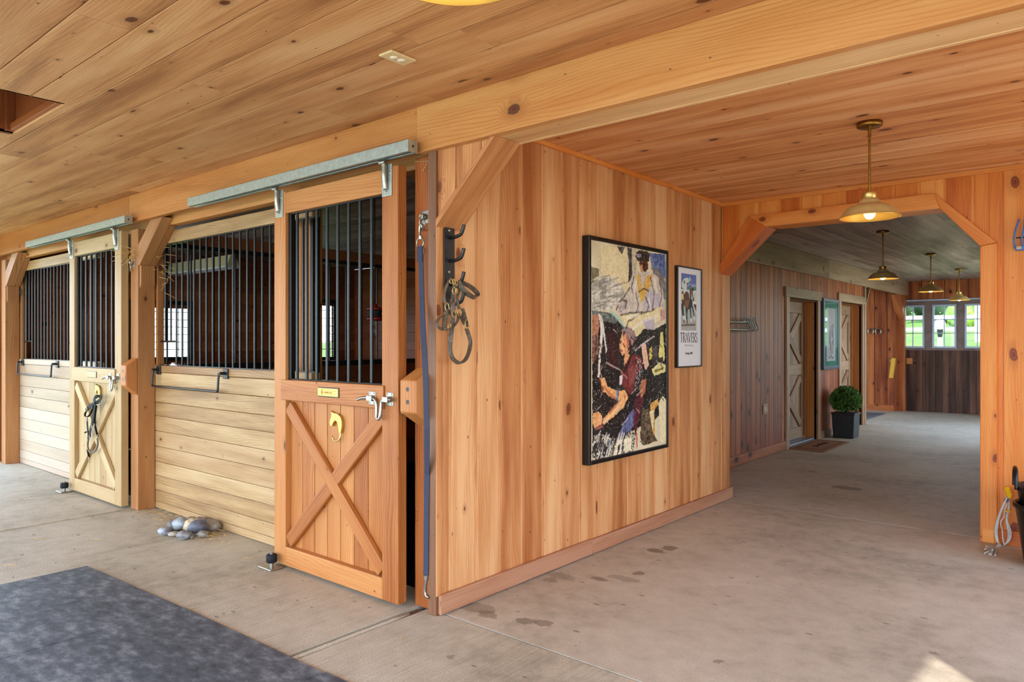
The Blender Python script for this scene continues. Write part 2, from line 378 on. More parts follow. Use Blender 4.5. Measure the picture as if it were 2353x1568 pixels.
    def ball(s, c, r, n=14, m=0, sq=(1, 1, 1)):
        o = len(s.v); k = n//2+1; c = V(c)
        for i in range(n):
            for j in range(k):
                t = 2*PI*i/n; p = PI*j/(k-1); sp = max(math.sin(p), 1e-4)
                s.v.append((c.x+r*sq[0]*sp*math.cos(t), c.y+r*sq[1]*sp*math.sin(t), c.z-r*sq[2]*math.cos(p)))
        for i in range(n):
            i2 = (i+1) % n
            for j in range(k-1): s.face([o+i*k+j, o+i2*k+j, o+i2*k+j+1, o+i*k+j+1], [(0, 0)]*4, (.5, .5), m, True)
        return s
    def build(s, name, mats, parent=None, bev=0., seg=2, loc=None):
        me = bpy.data.meshes.new(name); me.from_pydata(s.v, [], s.f)
        for nm, dat in (('uv', s.uv), ('tone', s.tn)):
            l = me.uv_layers.new(name=nm); l.data.foreach_set('uv', [c for p in dat for c in p])
        me.polygons.foreach_set('material_index', s.mi); me.polygons.foreach_set('use_smooth', s.sm)
        for m in (mats if isinstance(mats, (list, tuple)) else [mats]): me.materials.append(m)
        me.update(); o = bpy.data.objects.new(name, me); COL.objects.link(o)
        if bev:
            b = o.modifiers.new('bevel', 'BEVEL'); b.width = bev; b.segments = seg; b.limit_method = 'ANGLE'; b.angle_limit = math.radians(40)
        if parent is not None:
            o.parent = parent; o.matrix_parent_inverse = Matrix.Translation(parent.location).inverted() if parent.type == 'EMPTY' and parent.rotation_euler.z == 0 else parent.matrix_basis.inverted()
        return o

def tag(o, label=None, cat=None, group=None, kind=None):
    if label: o['label'] = label
    if cat: o['category'] = cat
    if group: o['group'] = group
    if kind: o['kind'] = kind
    return o
def thing(name, loc, label, cat, group=None):
    o = bpy.data.objects.new(name, None); COL.objects.link(o); o.location = loc; o.empty_display_size = .1
    return tag(o, label, cat, group)
def struct(mb, name, mats, bev=0., seg=2):
    return tag(mb.build(name, mats, None, bev, seg), kind='structure')
def smooth(pts, n=6, closed=False):
    """Catmull-Rom through pts"""
    pts = [V(p) for p in pts]; out = []; N = len(pts)
    for i in range(N if closed else N-1):
        g = lambda k: pts[k % N] if closed else pts[max(0, min(N-1, k))]
        p0, p1, p2, p3 = g(i-1), g(i), g(i+1), g(i+2)
        for k in range(n):
            t = k/n; out.append(.5*((2*p1)+(p2-p0)*t+(2*p0-5*p1+4*p2-p3)*t*t+(3*p1-p0-3*p2+p3)*t**3))
    if not closed: out.append(pts[-1])
    return out

def boards(mb, plane, c0, c1, along, a0, a1, b0, b1, bw, holes=(), gap=0., off=0., joints=None, m=0):
    """boards filling a rectangle in the plane `plane`=const (thickness c0..c1); grain `along` from a0 to a1;
    board width bw across from b0 to b1; holes are (alo, ahi, blo, bhi)"""
    across = [q for q in 'xyz' if q not in (plane, along)][0]
    edges = {b0, b1}
    k = math.floor((b0-off)/bw)-1
    while off+k*bw < b1:
        e = off+k*bw
        if b0+.01 < e < b1-.01: edges.add(e)
        k += 1
    main = sorted(edges)
    for i in range(len(main)-1):
        lo, hi = main[i], main[i+1]; cuts = {lo, hi}
        for h in holes:
            for e in (h[2], h[3]):
                if lo+.004 < e < hi-.004: cuts.add(e)
        cuts = sorted(cuts); tone = random.random()
        for j in range(len(cuts)-1):
            l, h_ = cuts[j], cuts[j+1]; mid = (l+h_)/2; segs = [(a0, a1)]
            for h in holes:
                if h[2] < mid < h[3]:
                    ns = []
                    for (p, q) in segs:
                        if h[1] <= p or h[0] >= q: ns.append((p, q)); continue
                        if h[0] > p+.004: ns.append((p, h[0]))
                        if h[1] < q-.004: ns.append((h[1], q))
                    segs = ns
            for (p, q) in segs:
                parts = [(p, q)]
                if joints:
                    parts = []; x = p+random.uniform(.3, 1)*joints
                    while x < q-.6: parts.append((p, x)); p = x; x += random.uniform(.7, 1.2)*joints
                    parts.append((p, q))
                for (s_, e_) in parts:
                    R = {plane: (c0, c1), along: (s_, e_), across: (l+(gap/2 if l == lo else 0), h_-(gap/2 if h_ == hi else 0))}
                    mb.box(*R['x'], *R['y'], *R['z'], g=along, m=m, tone=tone if not joints else None)
    return mb

CE = 2.61          # ceiling height
XW = -2.655        # picture wall
YS = 2.71          # stall fronts
YA = 6.0           # arch wall
XC = -3.29         # corridor wall
YE = 16.3          # corridor end

# ------------------------------------------------------------------ floor
f = MB()
for (x0, x1) in ((-10.6, -6.33), (-6.27, -2.835), (-2.765, 2.2)): f.box(x0, x1, -2.4, 2.6 if x1 > 0 else 2.78, -.12, 0, m=0)
f.box(-6.33, -6.27, -2.4, 2.78, -.12, -.006, m=0)
f.box(-2.835, -2.765, -2.4, 2.6, -.12, -.016, m=3)
f.box(-2.66, 2.2, 2.612, 6.075, -.12, 0, m=1); f.box(-2.66, 2.2, 2.6, 2.612, -.12, -.012, m=3)
f.box(-3.6, 2.2, 6.085, 9.3, -.12, 0, m=1); f.box(-3.6, 2.2, 6.075, 6.085, -.12, -.006, m=1)
f.box(-3.6, 2.2, 9.308, 16.6, -.12, 0, m=1); f.box(-3.6, 2.2, 9.3, 9.308, -.12, -.006, m=1); f.box(-5.2, -3.6, 12.6, 16.6, -.12, 0, m=1)
f.box(-10.1, -2.66, 2.78, 7.6, -.12, -.01, m=2)
struct(f, 'floor', [M_CONC, M_CONS, M_STALLF, M_DIRT])
f = MB()
f.tube([(-2.8, 0.2+i*.1, -.014) for i in range(24)], .016, 8); struct(f, 'trim_1', M_CONC)

# ------------------------------------------------------------------ ceilings
HX0, HX1, HY0, HY1 = -4.93, -4.115, .42, 1.345
c = MB(); boards(c, 'z', CE, CE+.02, 'x', -10.2, 2.0, -2.2, 2.75, .205, holes=[(HX0, HX1, HY0, HY1)], off=.99, joints=3.4, gap=.006)
struct(c, 'ceiling', W_CEIL, .001, 1)
c = MB()
c.box(HX0-.02, HX0, HY0, HY1, CE, CE+.75, g='z'); c.box(HX1, HX1+.02, HY0, HY1, CE, CE+.75, g='z')
c.box(HX0-.02, HX1+.02, HY1, HY1+.02, CE+.021, CE+.3, g='x'); c.box(HX0-.02, HX1+.02, HY1+.001, HY1+.02, CE+.3, CE+.75, g='x'); c.box(HX0, HX1, HY0-.02, HY0, CE+.021, CE+.75, g='x')
c.box(HX0, HX0+.04, HY1-.045, HY1, CE+.01, CE+.74, g='z'); c.box(HX0+.04, HX1, HY1-.025, HY1, CE+.01, CE+.05, g='x'); c.box(HX0, HX1, HY0, HY1, CE+.75, CE+.77)
struct(c, 'trim_2', wood('shaded reddish hatch boards', (112, 54, 20), (146, 74, 30), (172, 96, 46), ring=.2, knots=.4), .002, 1)  # reddish boards, the recess's weaker light painted into their dark tone
c = MB(); boards(c, 'z', CE, CE+.02, 'x', XW, 2.0, 2.75, 6.2, .212, off=.176, gap=.002)
struct(c, 'ceiling_aisle', W_AISL, .004, 1)
c = MB(); boards(c, 'z', CE, CE+.02, 'y', 6.2, YE+.2, XC-.02, -.4, .19, joints=3.)
struct(c, 'ceiling_corridor', W_CCEI, .0025, 1)
c = MB(); boards(c, 'z', CE, CE+.02, 'y', 12.8, YE+.2, -5.2, XC-.02, .2); struct(c, 'ceiling_alcove', W_CCEI)
c = MB(); boards(c, 'z', CE, CE+.02, 'x', -10.1, XC-.04, 6.2, 7.6, .2, off=.1, joints=3); boards(c, 'z', CE, CE+.02, 'x', -10.1, XW-.03, 2.75, 6.2, .2, off=.1, joints=3); struct(c, 'ceiling_stalls', W_CCEI, .003, 1)
c = MB(); c.box(-10.4, 2.3, -2.5, 16.7, CE+.78, CE+.9); struct(c, 'ceiling_roof_deck', W_DARK)

# ------------------------------------------------------------------ outer shell
w = MB(); boards(w, 'y', -2.2, -2.15, 'z', 0, CE, -10.2, 2.0, .2, holes=[(0, 2.5, -9.6, 1.3)]); struct(w, 'wall_rear', W_WALL, .002, 1)
w = MB(); boards(w, 'x', 1.7, 1.78, 'z', 0, CE, -2.2, 6.2, .2, holes=[(0, 2.394, -1.6, 1.33), (.3, 2.15, 3.2, 5.5)]); struct(w, 'wall_right', W_WALL, .002, 1)
w = MB(); boards(w, 'x', -10.08, -10., 'z', 0, CE, -2.2, 2.72, .16, holes=[(0, 2.4, -1.7, 2.43)])
struct(w, 'wall_left', W_WALL, .002, 1)
t = MB(); t.box(-9.995, -9.96, 2.44, 2.585, 0, 2.38, g='z'); t.box(-9.995, -9.96, -1.8, 2.44, 2.39, 2.5, g='y'); struct(t, 'trim_3', M_WHITE, .003)
# outer stall wall with two grilled windows
WX = -9.85
wins = [(4.02, 4.76, 1.19, 1.9), (6.42, 7.16, 1.15, 2.03)]
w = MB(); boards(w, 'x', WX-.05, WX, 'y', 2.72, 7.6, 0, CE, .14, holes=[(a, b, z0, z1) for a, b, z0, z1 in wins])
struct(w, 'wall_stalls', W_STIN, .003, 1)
for k, (a, b, z0, z1) in enumerate(wins):
    t = MB(); t.box(WX-.03, WX+.02, a-.05, a, z0-.05, z1+.05, g='z'); t.box(WX-.03, WX+.02, b, b+.05, z0-.05, z1+.05, g='z')
    t.box(WX-.03, WX+.02, a, b, z0-.05, z0, g='y'); t.box(WX-.03, WX+.02, a, b, z1, z1+.05, g='y')
    o = struct(t, 'window_%d' % (k+1), M_BLACKM, .003)
    g = MB()
    for i in range(1, 7): g.cyl((WX+.01, a, z0+(z1-z0)*i/7), (WX+.01, b, z0+(z1-z0)*i/7), .006, 6)
    for i in range(1, 5): g.cyl((WX+.01, a+(b-a)*i/5, z0), (WX+.01, a+(b-a)*i/5, z1), .006, 6)
    g.build('grille', M_BLACKM, o)
    g = MB(); g.box(WX-.045, WX-.04, a, b, z0, z1); g.build('pane', M_GLASS, o)
    g = MB(); g.box(WX-.05, WX-.03, (a+b)/2-.02, (a+b)/2+.02, z0, z1, g='z'); g.box(WX-.05, WX-.03, a, b, z1-.05, z1, g='y'); g.build('sash', W_STIN, o)
w = MB(); boards(w, 'y', 7.6, 7.65, 'x', -9.9, XC-.04, 0, CE, .14); struct(w, 'wall_stall_back', W_STIN, .003, 1)

# ------------------------------------------------------------------ picture wall
w = MB()
off = 2.66
boards(w, 'x', XW-.03, XW, 'z', .03, CE, 2.575, 6.2, .197, gap=.024, off=off-.197*3)
w.box(XW-.06, XW-.006, 2.575, 6.2, .0, CE, g='z', tone=.75)
struct(w, 'wall_picture', W_WALL, .003, 2)
w = MB(); w.box(XW-.062, XW-.09, 2.9, 6.2, 0, CE, g='z'); w.box(XW-.062, XC-.04, 6.17, 6.2, 0, CE, g='x'); w.box(XC-.04, XC-.07, 6.2, 7.6, 0, CE, g='z'); struct(w, 'wall_stall_side', W_STIY)
t = MB(); t.box(XW, XW+.022, 2.572, 3.95, 0.006, .105, g='y'); t.box(XW, XW+.022, 3.953, 6.2, .004, .1, g='y')
struct(t, 'baseboard_picture', W_BASE, .004)
t = MB(); t.box(XW, XW+.02, 2.76, 6.0, CE-.03, CE, g='y'); t.box(XW, .8, 5.978, 5.998, CE-.035, CE-.001, g='x'); struct(t, 'trim_4', W_ARCH, .003)
# brown end casing of the picture wall
t = MB(); t.box(-2.712, XW, 2.556, 2.575, 0, 2.375, g='z'); t.box(-2.712, XW-.062, 2.575, 2.8, 0, 2.375, g='z'); struct(t, 'trim_5', W_BROWN, .003)
# narrow corner board on the picture side
t = MB(); t.box(XW-.002, XW+.005, 2.557, 2.60, .1, 2.02, g='z'); struct(t, 'trim_6', W_WALL, .002)
# corner infill and its diagonal casing board
zb = 2.375; xr = -2.285; zl = 2.02
t = MB()
xs = [-2.712, -2.53, -2.36, xr]
zat = lambda x: zl+(zb-zl)*(x-XW)/(xr-XW)
for i in range(3):
    a, b = xs[i], xs[i+1]
    lo = lambda x: zat(max(x, XW))
    P = [(a+.002, 2.575, lo(a)), (b-.002, 2.575, lo(b)), (b-.002, 2.575, zb), (a+.002, 2.575, zb)]
    if i == 0: P = [(a, 2.572, zl-.0), (XW, 2.572, zl), (b-.002, 2.572, lo(b)), (b-.002, 2.572, zb), (a, 2.572, zb)]
    if i == 2: P = [(a+.002, 2.575, lo(a)), (b, 2.575, zb-.002), (a+.002, 2.575, zb)]
    t.prism(P, (0, .15, 0), (0, 0, 1))
struct(t, 'trim_7', W_WALL, .002)
dv = V((xr-XW, 0, zb-zl)).normalized(); nv = V((dv.z, 0, -dv.x))
t = MB(); A0 = V((XW, 0, zl)); B0 = V((xr, 0, zb))
P = [A0, B0, B0+V((.035, 0, 0)), A0+V((0, 0, -.042))]
t.prism([(p.x, 2.553, p.z) for p in P], (0, .19, 0), dv); struct(t, 'trim_8', W_WALL, .003)

# ------------------------------------------------------------------ header beams
t = MB(); t.box(-10., -6.29, 2.535, 2.585, 2.385, CE, g='x'); t.box(-6.287, -2.772, 2.535, 2.585, 2.385, CE, g='x'); struct(t, 'trim_9', W_BEAM, .003)
t = MB(); t.box(-10., -2.72, 2.66, 2.74, 2.335, CE, g='x'); struct(t, 'trim_10', W_BEAM, .003)
t = MB(); t.box(-2.769, 1.7, 2.53, 2.575, 2.372, CE, g='x'); t.box(-2.71, 1.7, 2.575, 2.73, 2.376, 2.40, g='x', m=1); t.box(-2.65, 1.7, 2.73, 2.752, 2.372, CE, g='x', m=1); struct(t, 'trim_11', [W_BEAM, W_BEAMLIT], .003)

# ------------------------------------------------------------------ arch wall
AXL, AXR = XW, -.739
w = MB()
def arch_z(x):      # underside of the panelling above the opening
    if x < -2.36: return 2.02+(2.44-2.02)*(x-AXL)/(-2.36-AXL)
    if x < -1.02: return 2.44
    return 2.44-(2.44-2.03)*(x+1.02)/(-.69+1.02)
xe = AXL; k = 0
while xe < 1.69:
    xn = min(xe+.17, 1.69)
    cuts = [xe]+[q for q in (-2.36, -1.02, -.69) if xe+.004 < q < xn-.004]+[xn]; tone = random.random()
    for i in range(len(cuts)-1):
        a, b = cuts[i], cuts[i+1]; g0 = .011 if i == 0 else 0; g1 = .011 if i == len(cuts)-2 else 0
        za, zb_ = (0, 0) if a > -.7 else (arch_z(a), arch_z(b))
        w.prism([(a+g0, YA, za), (b-g1, YA, zb_), (b-g1, YA, CE), (a+g0, YA, CE)], (0, .03, 0), (0, 0, 1), tone=tone)
    xe = xn
for a, b in ((AXL, -2.36), (-2.36, -1.02), (-1.02, -.69)):
    w.prism([(a, YA+.006, arch_z(a)), (b, YA+.006, arch_z(b)), (b, YA+.006, CE), (a, YA+.006, CE)], (0, .18, 0), (0, 0, 1), tone=.7)
w.box(-.7, 1.69, YA+.006, YA+.18, 0, CE, g='z', tone=.7)
struct(w, 'wall_arch', W_ARCH, .003)
# casing round the opening: outer and inner outlines
OUT = [(AXL-.0, 2.075), (-2.40, 2.462), (-1.02, 2.478), (-.64, 2.085)]
INN = [(AXL, 1.985), (-2.25, 2.362), (-.985, 2.362), (-.739, 2.07)]
for i in range(3):
    t = MB(); t.prism([(OUT[i][0], 5.975, OUT[i][1]), (OUT[i+1][0], 5.975, OUT[i+1][1]), (INN[i+1][0], 5.975, INN[i+1][1]), (INN[i][0], 5.975, INN[i][1])], (0, .235, 0), (OUT[i+1][0]-OUT[i][0], 0, OUT[i+1][1]-OUT[i][1]))
    struct(t, 'trim_%d' % (12+i), W_ARCH, .003)
t = MB(); t.prism([(-.739, 5.975, 0), (-.64, 5.975, 0), (-.64, 5.975, 2.083), (-.739, 5.975, 2.068)], (0, .235, 0), (0, 0, 1)); struct(t, 'trim_15', W_ARCH, .004)
t = MB(); t.box(-.637, 1.69, 5.975, 6.0, 0, .1, g='x'); struct(t, 'baseboard_arch', W_ARCH, .004)
t = MB(); t.box(-.725, -.655, 5.969, 5.975, 0, .095, g='x'); struct(t, 'trim_16', W_ARCH, .003)

# ------------------------------------------------------------------ corridor
D1 = (9.5, 10.66, 1.96); D2 = (11.8, 13.0, 2.0); OP = (13.16, 16.1, 2.33)
w = MB(); holes = [(0, D1[2], D1[0], D1[1]), (0, D2[2], D2[0], D2[1]), (0, OP[2], OP[0], OP[1])]
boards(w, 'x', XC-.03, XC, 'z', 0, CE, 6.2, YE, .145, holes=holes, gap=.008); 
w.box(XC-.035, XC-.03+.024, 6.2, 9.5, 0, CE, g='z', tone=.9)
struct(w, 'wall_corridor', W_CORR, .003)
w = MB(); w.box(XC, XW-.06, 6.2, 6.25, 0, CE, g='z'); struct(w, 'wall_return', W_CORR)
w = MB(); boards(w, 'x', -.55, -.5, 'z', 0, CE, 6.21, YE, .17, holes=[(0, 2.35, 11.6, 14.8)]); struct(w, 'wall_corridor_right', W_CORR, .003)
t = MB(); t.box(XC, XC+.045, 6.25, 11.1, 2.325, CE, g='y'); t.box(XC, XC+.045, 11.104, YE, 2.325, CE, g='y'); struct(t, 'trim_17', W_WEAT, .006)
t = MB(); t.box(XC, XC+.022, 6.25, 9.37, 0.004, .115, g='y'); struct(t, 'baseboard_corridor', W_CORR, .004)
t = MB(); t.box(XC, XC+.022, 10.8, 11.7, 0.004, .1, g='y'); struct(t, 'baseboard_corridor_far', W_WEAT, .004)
def xdoor(n, y0, y1, zt, lock):
    # casing and jambs
    t = MB(); t.box(XC, XC+.025, y0-.11, y0, 0, zt+.02, g='z'); t.box(XC, XC+.025, y1, y1+.11, 0, zt+.02, g='z'); t.box(XC, XC+.03, y0-.15, y1+.15, zt+.02, zt+.15, g='y')
    struct(t, 'trim_%d' % (16+2*n), W_WEAT, .003)
    t = MB(); t.box(XC-.2, XC, y1, y1+.02, 0, zt, g='z'); t.box(XC-.2, XC, y0-.02, y0, 0, zt, g='z'); t.box(XC-.2, XC, y0, y1, zt, zt+.02, g='y'); t.box(XC-.17, XC-.13, y1-.03, y1, 0, zt, g='z')
    struct(t, 'trim_%d' % (17+2*n), W_DOOR, .003)
    xd = XC-.17
    d = MB(); boards(d, 'x', xd-.03, xd-.012, 'z', .05, zt, y0+.002, y1-.032, .11, gap=.004)
    root = struct(d, 'door_%d' % n, W_WEAT, .002)
    a, b = y0+.004, y1-.034; zm = .93
    for lo, hi in ((.055, .19), (zm, zm+.15), (zt-.16, zt-.004)):
        p = MB(); p.box(xd-.012, xd+.012, a+.11, b-.11, lo, hi, g='y'); p.build('rail', W_WEAT, root, .003)
    for lo in (a, b-.11):
        p = MB(); p.box(xd-.012, xd+.012, lo, lo+.11, .055, zt-.004, g='z'); p.build('stile', W_WEAT, root, .003)
    for z0, z1 in ((.19, zm), (zm+.15, zt-.16)):
        for s_ in (0, 1):
            p = MB(); q0 = (xd-.001-.0012*s_, a+.12, z0+.04 if s_ else z1-.04); q1 = (xd-.001-.0012*s_, b-.12, z1-.04 if s_ else z0+.04)
            p.beam(q0, q1, (0, 0, 1), .055, .0105-.0012*s_); p.build('cross_brace', W_WEAT, root, .003)
    p = MB(); yy = a+.16; p.box(xd+.012, xd+.02, yy-.06, yy+.06, zm+.02, zm+.13); p.build('lock_plate', M_BRASS if lock else M_IVORYF, root, .004)
    if lock:
        p = MB(); p.tube(smooth([(xd+.02, yy-.02, zm+.11), (xd+.05, yy-.02, zm+.1), (xd+.05, yy-.02, zm+.05), (xd+.02, yy-.02, zm+.04)], 4), .008); p.build('door_pull', M_BRASS, root)
    t = MB(); t.box(XC-.2, XC-.02, y0, y1-.0, 0.001, .03, g='y'); struct(t, 'trim_%d' % (22+n), M_SILL, .006)
xdoor(1, *D1, True); xdoor(2, *D2, False)
# side opening: posts, knee braces
t = MB(); t.box(XC-.14, XC+.03, OP[0]-.03, OP[0]+.04, 0, OP[2], g='z'); struct(t, 'trim_25', W_WEAT, .004)
t = MB(); t.box(XC-.14, XC+.03, OP[1]-.02, OP[1]+.1, 0, OP[2], g='z'); struct(t, 'trim_26', W_CORR, .004)
t = MB(); t.beam((XC-.055, OP[0]+.01, 1.95), (XC-.055, OP[0]+.33, 2.33), (1, 0, 0), .08, .02); struct(t, 'trim_27', W_WEAT, .003)
t = MB(); t.prism([(XC-.14, OP[1], 1.82), (XC-.14, OP[1]-.36, 2.33), (XC-.14, OP[1], 2.33)], (.16, 0, 0), (0, .6, 1)); struct(t, 'trim_28', W_CORR, .003)
w = MB(); boards(w, 'y', 15.98, 16.02, 'z', 0, CE, -5.2, XC-.12, .23, gap=.012, off=-3.56); w.box(-5.2, XC-.12, 16., 16.05, 0, CE, g='z'); struct(w, 'wall_alcove_end', W_CORR, .003)
t = MB(); t.box(-5.2, XC-.14, 15.955, 15.98, 0, .12, g='x'); struct(t, 'baseboard_alcove', W_CORR, .004)
w = MB(); boards(w, 'x', -4.85, -4.8, 'z', 0, CE, 12.8, 16.05, .2, holes=[(0, 2.45, 13.0, 15.9)]); struct(w, 'wall_alcove', W_CORR)
w = MB(); boards(w, 'y', 12.78, 12.83, 'z', 0, CE, -5.2, XC-.21, .2); struct(w, 'wall_alcove_near', W_CORR)
# corridor end: header boards and glazed overhead door
w = MB(); boards(w, 'y', YE, YE+.04, 'z', 2.225, CE, -3.6, -.5, .2, gap=.012); boards(w, 'y', YE+.01, YE+.05, 'z', 0, 2.225, -3.7, -3.56, .2); w.box(-3.7, -.4, YE+.03, YE+.06, 2.2, CE, g='x', tone=.5)
struct(w, 'wall_end', W_CORR, .003)
t = MB(); t.box(-3.4, -.5, YE-.03, YE, 2.205, 2.235, g='x'); struct(t, 'trim_29', M_SASH, .003)
gw = [(-3.345, -2.975), (-2.795, -2.425), (-2.245, -1.875), (-1.695, -1.325), (-1.145, -.775)]
d = MB(); hs = [(a, b, 1.29, 2.105) for a, b in gw]
boards(d, 'y', YE+.005, YE+.045, 'x', -3.56, -.5, 1.22, 2.205, .985, holes=hs)
root = struct(d, 'door_3', M_GDOOR, .003)
p = MB(); boards(p, 'y', YE+.0, YE+.035, 'z', .001, 1.225, -3.56, -.5, .115, gap=.006); p.box(-3.56, -.5, YE+.02, YE+.04, .001, 1.225, g='z', tone=.5); p.build('board_panel', W_DARK, root, .003)
for i, (a, b) in enumerate(gw):
    p = MB()
    for q in ((a-.02, a+.012, 1.27, 2.125, 'z'), (b-.012, b+.02, 1.27, 2.125, 'z'), (a, b, 1.27, 1.305, 'x'), (a, b, 2.09, 2.125, 'x')): p.box(q[0], q[1], YE-.012, YE+.03, q[2], q[3], g=q[4])
    p.box((a+b)/2-.009, (a+b)/2+.009, YE+.005, YE+.025, 1.3, 2.095, g='z')
    for z in (1.562, 1.83): p.box(a, b, YE+.005, YE+.025, z-.009, z+.009, g='x')
    fr = p.build('window_frame', M_SASH, root, .002)
    p = MB(); p.box(a, b, YE+.014, YE+.018, 1.3, 2.1); p.build('pane', M_GLASS, fr)

# ------------------------------------------------------------------ stalls
def post(x1, label, brace=True, y0=2.57, w_=.14, mt=None):
    r = thing('timber_post', (x1-w_/2, y0+.07, 0), label, 'post', 'posts along the stall fronts')
    p = MB(); p.box(x1-w_, x1, y0, YS, 0, 2.335 if brace else 2.372, g='z', tone=.5); p.build('post', mt or W_POST, r, .004)
    if brace:
        p = MB(); d = V((.42, 0, .36)).normalized()
        a = V((x1, 0, 2.03)); P = [a, a+V((.028, 0, 0)), V((x1+.44, 0, 2.383)), V((x1+.24, 0, 2.383)), V((x1, 0, 2.2))]
        p.prism([(q.x, y0, q.z) for q in P], (0, .088, 0), d, tone=.45); p.prism([(q.x, y0+.09, q.z) if q.z < 2.33 else (q.x-.06, y0+.09, 2.333) for q in P], (0, .05, 0), d, tone=.45)
        p.build('knee_brace', W_POST, r, .004)
        p = MB(); p.prism([(x1, y0+.012, 1.84), (x1+.03, y0+.012, 1.875), (x1+.03, y0+.012, 2.03), (x1, y0+.012, 2.03)], (0, .115, 0), (0, 0, 1)); p.build('brace_block', W_POST, r, .003)
    return r
post(-6.2, 'brown timber post with knee brace between the two barred stalls')
post(-9.7, 'brown timber post with knee brace at the far end beside pale planks')
post(-2.715, 'shade-darkened orange post beside the open gap of the nearer stall door', False, 2.6, .145, wood('shaded amber fir', (112, 56, 20), (160, 86, 36), (188, 114, 58), ring=.4, knots=.2))  # shade on this post painted in as darker amber wood

def stall_front(x0, x1, mat, label, nb, xs0):
    r = thing('stall_partition', ((x0+x1)/2, YS, 0), label, 'stall front', 'barred stall fronts')
    p = MB(); z = .02
    zs = [.004, .06, .156, .277, .394, .522, .651, .776, .89, 1.017, 1.14]
    for i in range(len(zs)-1): p.box(x0, x1, YS, YS+.04, zs[i]+.001, zs[i+1]-.001, g='x')
    p.build('board_panel', mat, r, .004)
    p = MB(); p.box(x0, x1, YS-.003, YS+.06, 1.142, 1.2, g='x'); p.build('cap_rail', mat, r, .004)
    p = MB(); p.box(x0, x1, YS, YS+.06, 2.205, 2.305, g='x'); p.build('top_rail', mat if mat is W_STAL else W_STAL, r, .004)
    p = MB(); p.box(x0, x0+.035, YS+.005, YS+.06, 1.2, 2.205, g='z'); p.build('side_stile', W_POST, r, .003)
    p = MB(); p.box(x0, x1, YS+.018, YS+.046, 1.2, 1.206); p.box(x0, x1, YS+.018, YS+.046, 2.199, 2.205); p.build('bar_channel', M_BLACK, r)
    for i in range(nb):
        x = xs0+i*.0993
        p = MB(); p.cyl((x, YS+.032, 1.4 if i in (1, 2) else 1.2), (x, YS+.032, 2.2), .0085, 8); p.build('bar', M_BLACK, r)
    p = MB(); p.cyl((xs0, YS+.032, 1.4), (xs0+3*.0993, YS+.032, 1.4), .0085, 8); p.build('feed_opening_bar', M_BLACK, r)
stall_front(-6.2, -3.95, W_STAL, 'nearer stall front of tan horizontal planks under black bars', 22, -6.18)
stall_front(-9.7, -7.42, W_FSTL, 'farther stall front of planks toned pale for daylight under black bars', 22, -9.67)

